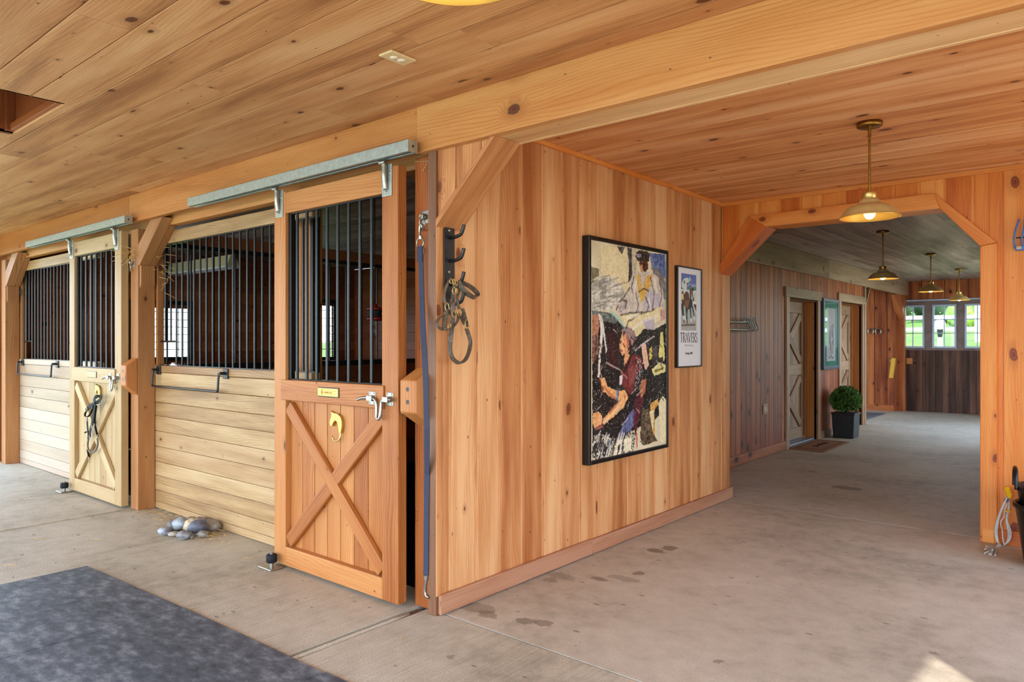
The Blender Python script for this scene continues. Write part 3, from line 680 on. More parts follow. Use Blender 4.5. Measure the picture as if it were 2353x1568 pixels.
def stall_door(x0, x1, W, label, nbars, plate_text, hook_z):
    r = thing('stall_door', ((x0+x1)/2, 2.53, 0), label, 'stall door', 'sliding stall doors')
    y0, y1 = 2.5, 2.56; zt = 2.325; sl, sr = x0+.125, x1-.13
    for a, b in ((x0, sl), (sr, x1)):
        p = MB(); p.box(a, b, y0, y1, .02, zt, g='z'); p.build('stile', W, r, .004)
    for nm, a, b in (('bottom_rail', .02, .135), ('middle_rail', 1.04, 1.165), ('top_rail', 2.19, 2.318)):
        p = MB(); e = .035 if nm == 'middle_rail' else 0
        p.box(sl-e, sr+e*.7, y0-(.012 if e else 0), y1 if not e else y0, a, b, g='x')
        if e: p.box(sl, sr, y0, y1, a, b, g='x')
        p.build(nm, W, r, .004)
    p = MB(); boards(p, 'y', y0+.038, y0+.055, 'z', .135, 1.04, sl, sr, .1255, gap=.005, off=sl); p.build('board_panel', W, r, .003)
    for s_ in (0, 1):
        p = MB(); za, zb = (1.0, .165) if s_ == 0 else (.165, 1.0)
        yy = y0+.021+.0015*s_
        p.beam((sl+.015, yy, za), (sr-.015, yy, zb), (0, 0, 1), .041, .0165-.0015*s_); br = p.build('cross_brace', W, r, .006)
    p = MB()
    for q in ((sl, sl+.03, 1.165, 2.19), (sr-.012, sr, 1.165, 2.19)): p.box(q[0], q[1], y0+.02, y0+.05, q[2], q[3])
    p.box(sl, sr, y0+.02, y0+.05, 1.165, 1.172); p.box(sl, sr, y0+.02, y0+.05, 2.183, 2.19); p.build('bar_frame', M_BLACK, r, .002)
    n = nbars
    for i in range(n):
        x = sl+.075+(sr-sl-.1)*i/(n-1)
        p = MB(); p.cyl((x, y0+.035, 1.168), (x, y0+.035, 2.186), .0095, 10); p.build('bar', M_BLACK, r)
    for xc in (x0+.062, x1-.085):
        h = MB(); h.box(xc-.04, xc+.04, y0-.006, y0, 2.17, 2.34); h.build('door_hanger', M_GALV, r, .003)
        hh = r.children[-1]
        q = MB(); q.sweep(smooth([(xc, y0-.01, 2.2), (xc, y0-.022, 2.28), (xc, y0-.022, 2.335), (xc, y0-.03, 2.355)], 4), [(.014*math.cos(i*PI/4), .014*math.sin(i*PI/4)) for i in range(8)]); q.build('rib', M_STEEL, hh)
        q = MB(); q.cyl((xc, 2.467, 2.33), (xc, 2.467, 2.353), .006, 8); q.cyl((xc-.022, 2.467, 2.344), (xc+.022, 2.467, 2.344), .011, 10)
        q.build('trolley', M_STEEL, hh)
        for dx, dz in ((-.022, 2.29), (.024, 2.29), (0, 2.19)):
            q = MB(); q.lathe([(1e-4, .004), (.006, .003), (.008, 0)], (xc+dx, y0-.006, dz), 8, axis=(0, -1, 0)); q.build('bolt', M_STEEL, hh)
    yf = y0-.012
    # name plate
    xc = x0+.585; p = MB(); p.box(xc-.1, xc+.1, yf-.004, yf, 1.08, 1.136); pl = p.build('nameplate', M_FRAME, r, .001)
    p = MB(); p.box(xc-.097, xc+.094, yf-.006, yf-.004, 1.085, 1.131); f_ = p.build('plate_face', M_BRASS, pl, .001); f_['label'] = 'engraved brass plate face'
    if plate_text:
        p = MB(); yq = yf-.0064
        for z in (1.117, 1.097): p.box(xc-.035, xc+.075, yq-.0003, yq+.0004, z-.0012, z+.0012)
        p.prism([(xc-.066, yq, 1.113), (xc-.044, yq, 1.113), (xc-.044, yq, 1.102), (xc-.055, yq, 1.09), (xc-.066, yq, 1.102)], (0, .0005, 0), (1, 0, 0))
        p.prism([(xc-.062, yq, 1.115), (xc-.048, yq, 1.115), (xc-.046, yq, 1.127), (xc-.051, yq, 1.121), (xc-.055, yq, 1.128), (xc-.059, yq, 1.121), (xc-.064, yq, 1.127)], (0, .0005, 0), (1, 0, 0))
        p.build('emblem', M_ABRASS, pl)
        text_mesh('MONARCH HILL', .0125, (xc-.034, yq, 1.1025), (PI/2, 0, 0), M_ABRASS, pl, 'lettering', .8)
    # horse head hook
    xc = x0+.645; zc = hook_z; p = MB(); yb = y0+.036
    head = [(-.058, -.014), (-.05, .012), (-.046, .03), (-.052, .046), (-.04, .038), (-.028, .036), (-.012, .034), (.004, .022), (.012, 0), (.012, -.03), (.006, -.062), (-.004, -.062), (-.008, -.03), (-.014, -.006), (-.026, .0), (-.036, -.012), (-.044, -.03), (-.054, -.03)]
    p.prism([(xc+a*1.65, yb-.018, zc+b*1.15) for a, b in head], (0, .018, 0), (1, 0, 0))
    p.tube(smooth([(xc+.002, yb-.012, zc-.055), (xc+.004, yb-.016, zc-.09), (xc-.006, yb-.028, zc-.112), (xc-.026, yb-.036, zc-.112), (xc-.036, yb-.04, zc-.095), (xc-.036, yb-.042, zc-.085)], 5), .0055, 8)
    p.build('horse_head_hook', M_BRASS, r, .003)['label'] = 'brass hook cast as a horse head'
    # latch
    la = MB(); zc = 1.095; xl = x1-.205; ya = yf-.014
    la.tube(smooth([(xl-.085, ya-.012, zc-.012), (xl-.045, ya-.004, zc), (xl+.03, ya, zc), (xl+.06, ya, zc-.02), (xl+.068, ya-.004, zc-.09), (xl+.084, ya-.006, zc-.108), (xl+.098, ya-.004, zc-.085), (xl+.104, ya, zc-.02), (xl+.125, ya, zc-.003), (xl+.18, ya, zc)], 6), .0085, 8)
    L = la.build('latch_bolt', M_STEEL, r)
    for xx, yy in ((xl+.012, yf), (x1-.062, y0)):
        q = MB(); q.box(xx-.028, xx+.028, yy-.004, yy, zc-.036, zc+.036); q.box(xx-.022, xx+.022, min(ya-.013, yy-.02), yy-.004, zc-.015, zc+.015); q.build('latch_keeper', M_STEEL, L, .004)
    for xx, yy in ((xl+.012, yf), (x1-.062, y0)):
        for dz in (-.027, .027):
            for dx in (-.018, .018):
                q = MB(); q.lathe([(1e-4, .003), (.004, .002), (.006, 0)], (xx+dx, yy-.004, zc+dz), 8, axis=(0, -1, 0)); q.build('screw', M_STEEL, L)
    # pull on the door edge
    p = MB(); p.tube(smooth([(x1+.004, 2.525, 1.195), (x1+.006, 2.522, 1.17), (x1+.03, 2.512, 1.145), (x1+.032, 2.512, 1.07), (x1+.006, 2.522, 1.045), (x1+.004, 2.525, 1.02)], 5), .007, 8); p.build('door_pull', M_STEEL, r)
    # square plug at the stile foot
    return r

def text_mesh(s, size, loc, rot, mat, parent, name, sx=1., align='LEFT', sp=1.):
    cu = bpy.data.curves.new(name, 'FONT'); cu.body = s; cu.size = size; cu.align_x = align; cu.extrude = .0004; cu.space_character = sp
    ob = bpy.data.objects.new(name, cu); COL.objects.link(ob)
    dg = bpy.context.evaluated_depsgraph_get(); dg.update()
    me = bpy.data.meshes.new_from_object(ob.evaluated_get(dg)); bpy.data.objects.remove(ob)
    o = bpy.data.objects.new(name, me); COL.objects.link(o); me.materials.clear(); me.materials.append(mat)
    o.scale = (sx, 1, 1); o.rotation_euler = rot; o.location = loc
    if parent is not None:
        o.parent = parent
        pm = Matrix.Translation(parent.location); q = parent
        while q.parent is not None: q = q.parent
        o.matrix_parent_inverse = (Matrix.Identity(4) if parent.type == 'MESH' else pm).inverted()
    return o
ND = stall_door(-4.05, -2.88, W_DOOR, 'honey coloured sliding stall door with engraved brass plate and empty horse head hook', 9, True, .945)
FD = stall_door(-7.52, -6.355, W_FDOR, 'far sliding stall door toned pale for daylight with a black bridle hung on it', 8, False, .97)

def track(x0, x1, label):
    r = thing('door_track', ((x0+x1)/2, 2.5, 2.39), label, 'door track', 'sliding door tracks')
    p = MB(); y0, y1, z0, z1 = 2.435, 2.5, 2.357, 2.418
    p.box(x0, x1, y0, y0+.004, z0, z1); p.box(x0, x1, y0, y1, z1-.004, z1); p.box(x0, x1, y1-.004, y1, z0, z1); p.box(x0, x1, y0, y0+.022, z0, z0+.004); p.box(x0, x1, y1-.022, y1, z0, z0+.004)
    p.build('rail', M_GALV, r, .002)
    p = MB(); p.box(x1, x1+.006, y0, y1, z0, z1); e = p.build('end_cap', M_GALV, r, .001)
    p = MB(); p.box(x1+.006, x1+.0065, 2.462, 2.474, z0+.025, z0+.037); p.build('square_hole', M_FRAME, e)
    n = int((x1-x0)/.5)
    for i in range(n+1):
        x = x0+.12+(x1-x0-.25)*i/n
        p = MB(); p.box(x-.05, x+.05, 2.5, 2.533, z1, z1+.004); p.box(x-.035, x+.035, 2.53, 2.535, z1-.02, z1+.028); p.cyl((x, 2.52, z1+.014), (x, 2.532, z1+.014), .006, 8); p.build('bracket', M_GALV, r, .001)
track(-5.06, -2.735, 'galvanised track above the nearer sliding door, long one with clean end cap')
track(-8.54, -6.135, 'galvanised track above the far pale sliding door')

def latch_block(x0, x1, yb, label):
    r = thing('latch_block', ((x0+x1)/2, yb, 1.1), label, 'wooden block', 'chamfered door stop blocks')
    p = MB(); yf = 2.475
    p.prism([(x1, yb, .955), (x1, yf, 1.035), (x1, yf, 1.2), (x1, yb, 1.265)], (x0-x1, 0, 0), (0, 0, 1), tone=.7); p.build('block', W_DOOR, r, .008)
    for z in (1.09, 1.155): p = MB(); p.lathe([(1e-4, .001), (.012, .001)], ((x0+x1)/2, yf, z), 12, axis=(0, -1, 0)); p.build('bolt_hole', M_FRAME, r)
latch_block(-2.838, -2.717, 2.6, 'chamfered wooden stop block beside the nearer stall door handle')
latch_block(-6.312, -6.2, 2.57, 'chamfered wooden stop block on post beside far stall door')

def blanket_bar(x0, x1, label):
    r = thing('blanket_bar', ((x0+x1)/2, 2.68, 1.1), label, 'blanket bar', 'black folding blanket bars')
    for x in (x0, x1):
        p = MB(); p.box(x-.0, x+.07, 2.695, 2.707, 1.125, 1.197); p.cyl((x+.035, 2.65, 1.165), (x+.035, 2.7, 1.165), .012, 8); p.build('bracket', M_BLACKM, r, .003)
    p = MB(); a, b = x0+.035, x1+.02
    p.tube(smooth([(a, 2.655, 1.165), (a, 2.652, 1.13), (a, 2.648, 1.06), (a+.004, 2.648, 1.037), (a+.025, 2.648, 1.032)], 4)+smooth([(b-.025, 2.648, 1.032), (b-.004, 2.648, 1.037), (b, 2.648, 1.06), (b, 2.652, 1.13), (b, 2.655, 1.165)], 4), .009, 8); p.build('rod', M_BLACK, r)
blanket_bar(-6.15, -5.055, 'black blanket bar folded on the tan planks of the nearer stall')
blanket_bar(-9.6, -8.5, 'black blanket bar folded on the pale planks of the far stall')

def floor_guide(x, y, label):
    r = thing('floor_guide', (x, y, 0), label, 'door guide', 'floor guides under sliding doors')
    p = MB(); p.box(x-.075, x+.065, y-.05, y+.05, .001, .012); p.build('base_plate', M_STEEL, r, .006)
    p = MB(); p.cyl((x, y, .012), (x, y, .1), .011, 8); p.build('bolt', M_STEEL, r)
    p = MB(); p.lathe([(.0115, .036), (.028, .036), (.034, .042), (.034, .08), (.028, .086), (.0115, .086)], (x, y, 0), 16); p.build('roller', M_RUBBER, r)
floor_guide(-4.0, 2.452, 'black roller guide bolted to floor under the nearer stall door')
floor_guide(-7.5, 2.452, 'black roller guide bolted to floor under the far stall door')

# divider between the stalls
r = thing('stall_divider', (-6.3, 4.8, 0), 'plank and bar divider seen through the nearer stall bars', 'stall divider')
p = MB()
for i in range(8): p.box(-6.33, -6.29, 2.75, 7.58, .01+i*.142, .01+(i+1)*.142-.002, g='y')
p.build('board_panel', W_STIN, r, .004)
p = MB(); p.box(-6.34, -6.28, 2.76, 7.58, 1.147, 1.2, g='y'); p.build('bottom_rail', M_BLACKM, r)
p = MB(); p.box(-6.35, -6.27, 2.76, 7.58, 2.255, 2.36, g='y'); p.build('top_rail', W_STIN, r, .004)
p = MB(); p.box(-6.335, -6.285, 2.76, 7.58, 2.22, 2.254, g='y'); p.build('bar_channel', M_BLACKM, r)
for i in range(22):
    p = MB(); y = 2.86+i*.21; p.cyl((-6.31, y, 1.2), (-6.31, y, 2.225), .0085, 8); p.build('bar', M_BLACK, r)
for x, lab in ((-2.9, 'half hidden bar divider on the picture wall side of the nearer stall'),):
    pass
# brown inner post by the nearer stall's door
r = thing('inner_post', (-4.35, 3.42, 0), 'brown boarded post standing inside the stall behind the nearer door bars', 'post')
A = onY(686, 700, 2.95).x; B = onY(727, 700, 2.95).x
p = MB(); m_ = (A+B)/2
p.box(A, m_-.002, 2.9, 3.0, 0, CE, g='z', tone=.4); p.box(m_+.002, B, 2.9, 3.0, 0, CE, g='z', tone=.55); p.build('post', W_POST, r, .004)
p = MB(); p.box(B, B+.03, 2.9, 2.96, 0, CE); p.build('steel_edge', M_BLACKM, r)
r.location = (m_, 2.95, 0)
for ch in r.children: ch.matrix_parent_inverse = Matrix.Translation(r.location).inverted()
# brace seen in the gap beside the corner post
t = MB(); t.beam((-2.86, 2.95, 2.05), (-3.2, 2.95, 2.45), (0, 1, 0), .06, .055); t.box(-2.9, -2.84, 2.9, 3.0, 0, 2.05, g='z'); struct(t, 'trim_30', W_POST, .004)
# long fluorescent fixture hanging in the far stall
fx = onY(362, 630, 4.5); fe = onY(536, 612, 4.5)
r = thing('strip_light', ((-10+fe.x)/2, 4.5, 2.35), 'long cream strip light hanging in the far stall behind bars', 'strip light')
p = MB(); p.prism([(-9.8, 4.42, 2.31), (-9.8, 4.58, 2.31), (-9.8, 4.53, 2.45), (-9.8, 4.47, 2.45)], (fe.x+9.8, 0, 0), (1, 0, 0)); p.build('reflector', M_CREAMF, r, .003)
p = MB(); p.box(-9.8, fe.x, 4.41, 4.59, 2.293, 2.309); p.build('rim', M_WHITE, r)
for x in (-9.4, fe.x-.3): p = MB(); p.cyl((x, 4.5, 2.45), (x, 4.5, CE), .005, 6); p.build('hanger_rod', M_STEEL, r)
# stall toy hanging on a cord
q = onY(861, 721, 3.4)
r = thing('hanging_stall_toy', (q.x, 3.4, q.z), 'red and black toy on a cord inside the nearer stall', 'stall toy')
p = MB(); p.lathe([(1e-3, .075), (.02, .072), (.025, .05), (.052, .046), (.06, .035), (.052, .025), (.05, .024)], q, 16); p.lathe([(.05, -.024), (.055, -.028), (.06, -.04), (.05, -.052), (1e-3, -.055)], q, 16); p.build('cap', M_RED, r)
p = MB(); p.lathe([(.052, -.025), (.058, -.02), (.05, 0), (.058, .02), (.052, .025)], q, 16); p.build('drum', M_RUBBER, r)
p = MB(); p.tube([q+V((0, 0, .07)), q+V((0, 0, .4)), (q.x, q.y, CE)], .004, 6); p.build('cord', M_RUBBER, r)
p = MB()
for i in range(4): p.ring(q+V((0, 0, -.07-.028*i)), .013, .003, (1, 0, 0) if i % 2 else (0, 1, 0), 12, 5, sy=1.3)
p.build('chain', M_STEEL, r)

# ------------------------------------------------------------------ hardware on posts
def tie_ring(x, y, z, label):
    r = thing('tie_ring', (x, y, z), label, 'tie ring', 'steel tie rings on the posts')
    p = MB(); p.box(x-.028, x+.028, y-.006, y, z-.035, z+.035); p.build('plate', M_STEEL, r, .004)
    p = MB(); p.lathe([(.012, 0), (.017, .006), (.016, .022), (.009, .026), (.007, .018)], (x-.006, y-.006, z), 14, axis=(0, -1, 0)); p.build('socket', M_STEEL, r)
    p = MB(); p.ring((x-.006, y-.022, z-.035), .032, .0042, (.35, .94, 0), 22, 6, sy=1.15); p.build('ring', M_STEEL, r)
    return r
tie_ring(-2.775, 2.6, 2.052, 'steel tie ring on the corner post holding the navy strap')
tie_ring(-6.285, 2.57, 2.055, 'steel tie ring on the middle post under the straw')
r = thing('crosstie_strap', (-2.775, 2.56, 1.1), 'long navy blue strap hanging down the corner post', 'strap')
P = lambda px, py, y=2.552: onY(px, py, y)
p = MB(); p.strap([P(966, 566)+V((0, 0, 0)), P(967, 600), P(969, 680), P(972, 760, 2.5), P(976, 820, 2.452), P(979, 900, 2.452), P(981, 985, 2.452), P(981, 1090), P(980, 1180), P(979, 1300), P(978.5, 1322)], .036, .004, (1, 0, 0)); st = p.build('webbing', M_STRAP, r)
p = MB(); a = P(966, 566); p.strap([a+V((0, -.004, .0)), a+V((0, -.004, -.08))], .038, .004, (1, 0, 0)); p.build('stitched_fold', M_STRAP, r)
p = MB(); a = P(965.5, 558); p.ring(a, .026, .004, (0, 1, 0), 20, 6); b = P(966, 528); p.tube(smooth([a+V((0, 0, .026)), P(967, 545), P(964, 535), P(965, 520), P(969, 516), P(969, 524)], 5), .006, 8); p.cyl(P(966, 550), P(966.5, 543), .011, 10); p.build('snap_hook', M_STEEL, r)
p = MB(); a = P(979, 1322); p.tube(smooth([a, P(979, 1335), P(977, 1350), P(977, 1362), P(980, 1370), P(986, 1374)], 5), .009, 8); p.cyl(P(979, 1322), P(979, 1332), .013, 10); p.build('lower_snap', M_STEEL, r)
p = MB(); c_ = onY(967, 578, 2.597); p.lathe([(1e-3, .006), (.024, .005), (.028, 0)], c_, 18, axis=(0, -1, 0)); tag(p.build('wooden_peg', W_FDOR), 'round pale wooden disc on the corner post behind the navy strap', 'disc')

# hook rack on the picture wall
r = thing('hook_rack', (XW, 2.645, 1.78), 'black steel four hook rack on the picture wall corner', 'hook rack')
p = MB(); p.box(XW+.002, XW+.01, 2.607, 2.684, 1.545, 2.01); p.build('back_plate', M_BLACKM, r, .003)
for z in (1.94, 1.82, 1.70, 1.595):
    p = MB(); p.tube(smooth([(XW+.01, 2.65, z-.004), (XW+.05, 2.65, z-.002), (XW+.085, 2.65, z+.008), (XW+.1, 2.65, z+.03), (XW+.108, 2.65, z+.055)], 5), .0095, 10); p.build('hook', M_BLACK, r)
for z in (1.975, 1.76, 1.57): p = MB(); p.lathe([(1e-4, .004), (.006, .003), (.009, 0)], (XW+.01, 2.645, z), 10, axis=(1, 0, 0)); p.build('screw', M_STEEL, r)
# leather halter on that rack
HZ = lambda zx, zy, o=.075: onX(980+zx/6.814, 620+zy/6.814, XW+o)
r = thing('leather_halter', HZ(480, 190), 'worn brown leather halter with brass buckles hanging on the rack', 'halter')
def lstrap(name, pts, w_, t_, o=None, closed=False):
    q = [HZ(*a) for a in pts]; s_ = smooth(q, 5, closed)
    p = MB(); p.strap(s_, w_, t_, (.75, .35, .25), closed); b = p.build(name, M_LEATH, r, .0015)
    return b
lstrap('crown_strap', [(500, 180, .085), (560, 290, .1), (640, 370, .115), (730, 425, .12), (785, 420, .12), (800, 380, .11), (740, 310, .1), (640, 240, .09), (530, 185, .082)], .026, .007)
lstrap('padded_fold', [(500, 195, .08), (570, 320, .095), (660, 400, .11), (760, 445, .115)], .02, .012)
lstrap('cheek_loop', [(360, 165, .06), (310, 270, .06), (280, 380, .065), (280, 480, .07), (320, 545, .075), (370, 530, .08), (405, 440, .08), (425, 300, .08), (440, 170, .08)], .016, .006)
lstrap('throat_strap', [(470, 260, .08), (510, 300, .08), (500, 370, .08), (480, 430, .075), (490, 530, .075), (515, 620, .075)], .018, .005)
lstrap('side_strap', [(415, 510, .06), (415, 620, .06), (408, 760, .06), (400, 900, .065), (385, 1010, .07), (370, 1150, .07)], .026, .006)
lstrap('nose_band', [(370, 1150, .07), (370, 1260, .075), (400, 1370, .08), (460, 1440, .085), (530, 1460, .09), (600, 1420, .09), (650, 1330, .085), (680, 1220, .08), (685, 1110, .075), (655, 1010, .07), (625, 920, .07)], .02, .011)
lstrap('chin_loop', [(310, 945, .1), (220, 925, .1), (165, 850, .095), (190, 770, .09), (270, 720, .085), (380, 690, .06), (480, 690, .07), (500, 740, .08), (470, 830, .09), (400, 910, .1), (320, 945, .105)], .015, .007)
lstrap('chin_strap', [(320, 620, .09), (300, 700, .095), (285, 800, .1), (270, 920, .105), (268, 950, .105)], .026, .006)
lstrap('billet', [(555, 610, .075), (580, 690, .075), (600, 760, .075), (625, 830, .075), (640, 900, .075)], .024, .006)
lstrap('jaw_strap', [(490, 690, .075), (540, 750, .075), (575, 810, .07), (595, 860, .07)], .017, .005)
for (a, b, R_, sy) in ((322, 585, .011, 2.0), (430, 690, .012, 1.4), (515, 670, .011, 1.5), (635, 850, .011, 2.2), (435, 330, .011, 1.6), (470, 330, .006, 2.2), (385, 180, .008, 1.6), (430, 190, .006, 2.4), (470, 200, .006, 2.2), (360, 890, .008, 2.)):
    p = MB(); p.ring(HZ(a, b, .095), R_, .0022, (.9, -.3, .1), 16, 5, sy=sy); p.build('buckle', M_BRASS, r)['label'] = 'brass buckle ring'

# black bridle on the far door's hook
BZ = lambda zx, zy, o=0.: onY(170+zx/6.535, 830+zy/6.535, 2.47+o)
r = thing('black_bridle', BZ(330, 560), 'black leather bridle hanging from the far stall door', 'bridle')
def bstrap(name, pts, w_, t_=.006, closed=False, mat=None):
    s_ = smooth([BZ(*a) for a in pts], 5, closed); p = MB(); p.strap(s_, w_, t_, (.3, -.9, .2) if w_ < .02 else (1, 0, 0), closed); p.build(name, mat or M_BLEATH, r, .001)
bstrap('crown_loop', [(300, 590), (330, 630, -.01), (375, 600, -.02), (405, 550, -.02), (385, 520, -.01), (330, 540, 0)], .03, .006, True)
bstrap('brow_band', [(330, 640), (270, 660), (210, 710), (180, 750)], .035)
bstrap('ring_loop', [(180, 760), (165, 820), (200, 840), (240, 800), (280, 720), (300, 660)], .016)
bstrap('cheek_piece', [(310, 670), (300, 760), (285, 860), (270, 950), (245, 1040), (235, 1140)], .036)
bstrap('throat_lash', [(335, 670), (320, 780), (310, 900), (315, 970), (335, 1050), (355, 1140)], .018)
bstrap('side_piece', [(195, 860), (200, 940), (205, 1020), (215, 1100), (210, 1190)], .026)
bstrap('keeper', [(165, 1080), (190, 1060), (215, 1070)], .016)
bstrap('nose_band', [(215, 1170), (205, 1260), (220, 1340), (265, 1375), (320, 1340), (355, 1260), (350, 1160)], .02, .01, mat=M_LEATH)
bstrap('rein_end', [(205, 1330), (215, 1390), (228, 1440)], .018)
for (a, b, R_) in ((195, 880, .016), (265, 985, .02), (305, 965, .014), (225, 1460, .01), (232, 1150, .014), (350, 1130, .012), (195, 720, .012), (225, 1500, .012)): p = MB(); p.ring(BZ(a, b, -.008), R_, .003, (.2, 1, .1), 16, 5); p.build('bit_ring', M_STEEL, r)

# ------------------------------------------------------------------ pictures
def inpoly(U, W, poly):
    ins = np.zeros(U.shape, bool); n = len(poly)
    for i in range(n):
        x1, y1 = poly[i]; x2, y2 = poly[(i+1) % n]
        cond = ((y1 > W) != (y2 > W)) & (U < (x2-x1)*(W-y1)/((y2-y1) if y2 != y1 else 1e-9)+x1)
        ins ^= cond
    return ins
def vnoise(shape, cells, seed):
    rs = np.random.RandomState(seed); g = rs.rand(cells[0]+2, cells[1]+2)
    y = np.linspace(0, cells[0], shape[0]); x = np.linspace(0, cells[1], shape[1])
    yi = y.astype(int); xi = x.astype(int); fy = (y-yi)[:, None]; fx = (x-xi)[None, :]
    fy = fy*fy*(3-2*fy); fx = fx*fx*(3-2*fx)
    a = g[yi][:, xi]; b = g[yi][:, xi+1]; c_ = g[yi+1][:, xi]; d = g[yi+1][:, xi+1]
    return (a*(1-fx)+b*fx)*(1-fy)+(c_*(1-fx)+d*fx)*fy
def painted_panel(name, img, x, y0, y1, z0, z1, mat, parent):
    """img: rows x cols x 3 sRGB 0..255, laid on the plane x=const as a colour layer of a fine sheet"""
    h, w_ = img.shape[:2]
    ys = np.linspace(y0, y1, w_+1); zs = np.linspace(z1, z0, h+1)
    Yg, Zg = np.meshgrid(ys, zs); vv = np.stack([np.full(Yg.size, x), Yg.ravel(), Zg.ravel()], 1)
    i = np.arange(h)[:, None]*(w_+1)+np.arange(w_)[None, :]
    F = np.stack([i, i+w_+1, i+w_+2, i+1], -1).reshape(-1, 4)
    me = bpy.data.meshes.new(name); me.from_pydata(vv.tolist(), [], F.tolist())
    ca = me.color_attributes.new('paint', 'FLOAT_COLOR', 'CORNER')
    cc = img.reshape(-1, 3)/255.; cc = np.where(cc <= .04045, cc/12.92, ((cc+.055)/1.055)**2.4)
    cc = np.concatenate([cc, np.ones((cc.shape[0], 1))], 1); ca.data.foreach_set('color', np.repeat(cc, 4, 0).ravel())
    me.materials.append(mat); o = bpy.data.objects.new(name, me); COL.objects.link(o)
    o.parent = parent; o.matrix_parent_inverse = Matrix.Translation(parent.location).inverted()
    return o
def pframe(r, y0, y1, z0, z1, fw, dep, mat, x=XW, name='frame', bev=.004):
    p = MB(); e = x+.003
    p.box(e, e+dep, y0, y0+fw, z0, z1, g='z'); p.box(e, e+dep, y1-fw, y1, z0, z1, g='z'); p.box(e, e+dep, y0+fw, y1-fw, z0, z0+fw, g='y'); p.box(e, e+dep, y0+fw, y1-fw, z1-fw, z1, g='y')
    p.box(e, e+dep-.012, y0+fw, y1-fw, z0+fw, z1-fw)
    return p.build(name, mat, r, bev)
# --- the big painting
PY0_, PY1_, PZ0, PZ1 = 3.86, 4.93, .6, 2.085
NR, NC = 330, 230
Vg, Ug = np.meshgrid(np.linspace(0, 1, NR), np.linspace(0, 1, NC), indexing='ij')
def cmap(X_, Y_):
    s_ = (X_-143)/424.; r_ = 1.1436; u = (s_/r_)/((1-s_)+s_/r_)
    top = 130+60*s_; bot = 1418-100*s_
    return (u, (Y_-top)/(bot-top))
d1 = vnoise((NR, NC), (60, 40), 1)-.5; d2 = vnoise((NR, NC), (60, 40), 2)-.5; d3 = vnoise((NR, NC), (160, 110), 3)-.5; d4 = vnoise((NR, NC), (160, 110), 4)-.5
U = Ug+d1*.008+d3*.007; W = Vg+d2*.005+d4*.004
st1 = vnoise((NR, NC), (30, 150), 5)-.5; st2 = vnoise((NR, NC), (120, 40), 6)-.5; spk = np.random.RandomState(9).rand(NR, NC)
spk = vnoise((NR, NC), (230, 170), 10)
img = np.zeros((NR, NC, 3)); img[:] = (214, 202, 168)
img += (vnoise((NR, NC), (8, 6), 12)[..., None]-.5)*36
def paint(col, pts, var=16, tex=st1, alpha=1.):
    msk = inpoly(U, W, [cmap(*p) for p in pts])
    cl = np.array(col, float)+tex[msk][:, None]*var*1.2+st2[msk][:, None]*var*1.1
    img[msk] = img[msk]*(1-alpha)+cl*alpha
def specks(col, pts, lo, alpha=.9):
    msk = inpoly(U, W, [cmap(*p) for p in pts]) & (spk > lo); img[msk] = img[msk]*(1-alpha)+np.array(col)*alpha
paint((226, 212, 168), [(200, 150), (340, 170), (360, 420), (240, 420), (200, 300)])
paint((128, 124, 96), [(143, 284), (190, 296), (188, 380), (145, 392)], 26)
paint((190, 186, 172), [(146, 385), (240, 330), (330, 400), (330, 470), (240, 540), (150, 540)], 50)
paint((150, 148, 138), [(190, 340), (235, 330), (225, 470), (195, 500)], 45)
paint((196, 186, 160), [(350, 160), (400, 165), (400, 330), (355, 360)], 30)
paint((70, 66, 64), [(345, 160), (372, 165), (374, 330), (352, 370), (356, 250)], 50)
paint((86, 84, 80), [(290, 155), (335, 160), (318, 205), (298, 180)], 60)
paint((96, 112, 158), [(470, 185), (563, 190), (566, 330), (520, 330), (490, 280)], 46)
paint((120, 116, 112), [(480, 270), (530, 280), (566, 360), (566, 460), (530, 440), (500, 320)], 40)
paint((206, 194, 180), [(372, 330), (400, 300), (480, 300), (520, 320), (552, 420), (560, 520), (540, 600), (480, 640), (400, 640), (300, 560), (285, 520), (320, 460), (360, 400)], 26)
paint((190, 182, 190), [(440, 380), (540, 440), (540, 520), (480, 560), (440, 520)], 22)
paint((214, 176, 92), [(400, 320), (418, 310), (430, 400), (440, 470), (425, 480), (408, 420)], 22)
paint((214, 170, 82), [(460, 320), (490, 312), (478, 380), (450, 440), (440, 470), (430, 410)], 22)
paint((56, 44, 42), [(396, 190), (415, 172), (465, 178), (474, 200), (468, 235), (440, 245), (405, 235), (392, 215)], 40)
paint((92, 54, 42), [(415, 240), (462, 236), (466, 280), (450, 305), (420, 290)], 36)
paint((196, 146, 110), [(418, 262), (432, 258), (436, 300), (422, 300)], 20)
paint((150, 150, 170), [(400, 195), (425, 190), (428, 212), (402, 218)], 50)
paint((184, 172, 166), [(285, 500), (310, 460), (345, 470), (335, 530), (300, 560)], 50)
paint((228, 214, 162), [(310, 560), (420, 540), (500, 520), (545, 500), (540, 580), (480, 620), (430, 640), (400, 690), (380, 640), (330, 600)], 18)
paint((186, 178, 190), [(430, 590), (500, 560), (500, 640), (460, 650)], 20)
paint((196, 150, 140), [(535, 520), (560, 515), (564, 570), (538, 590)], 40)
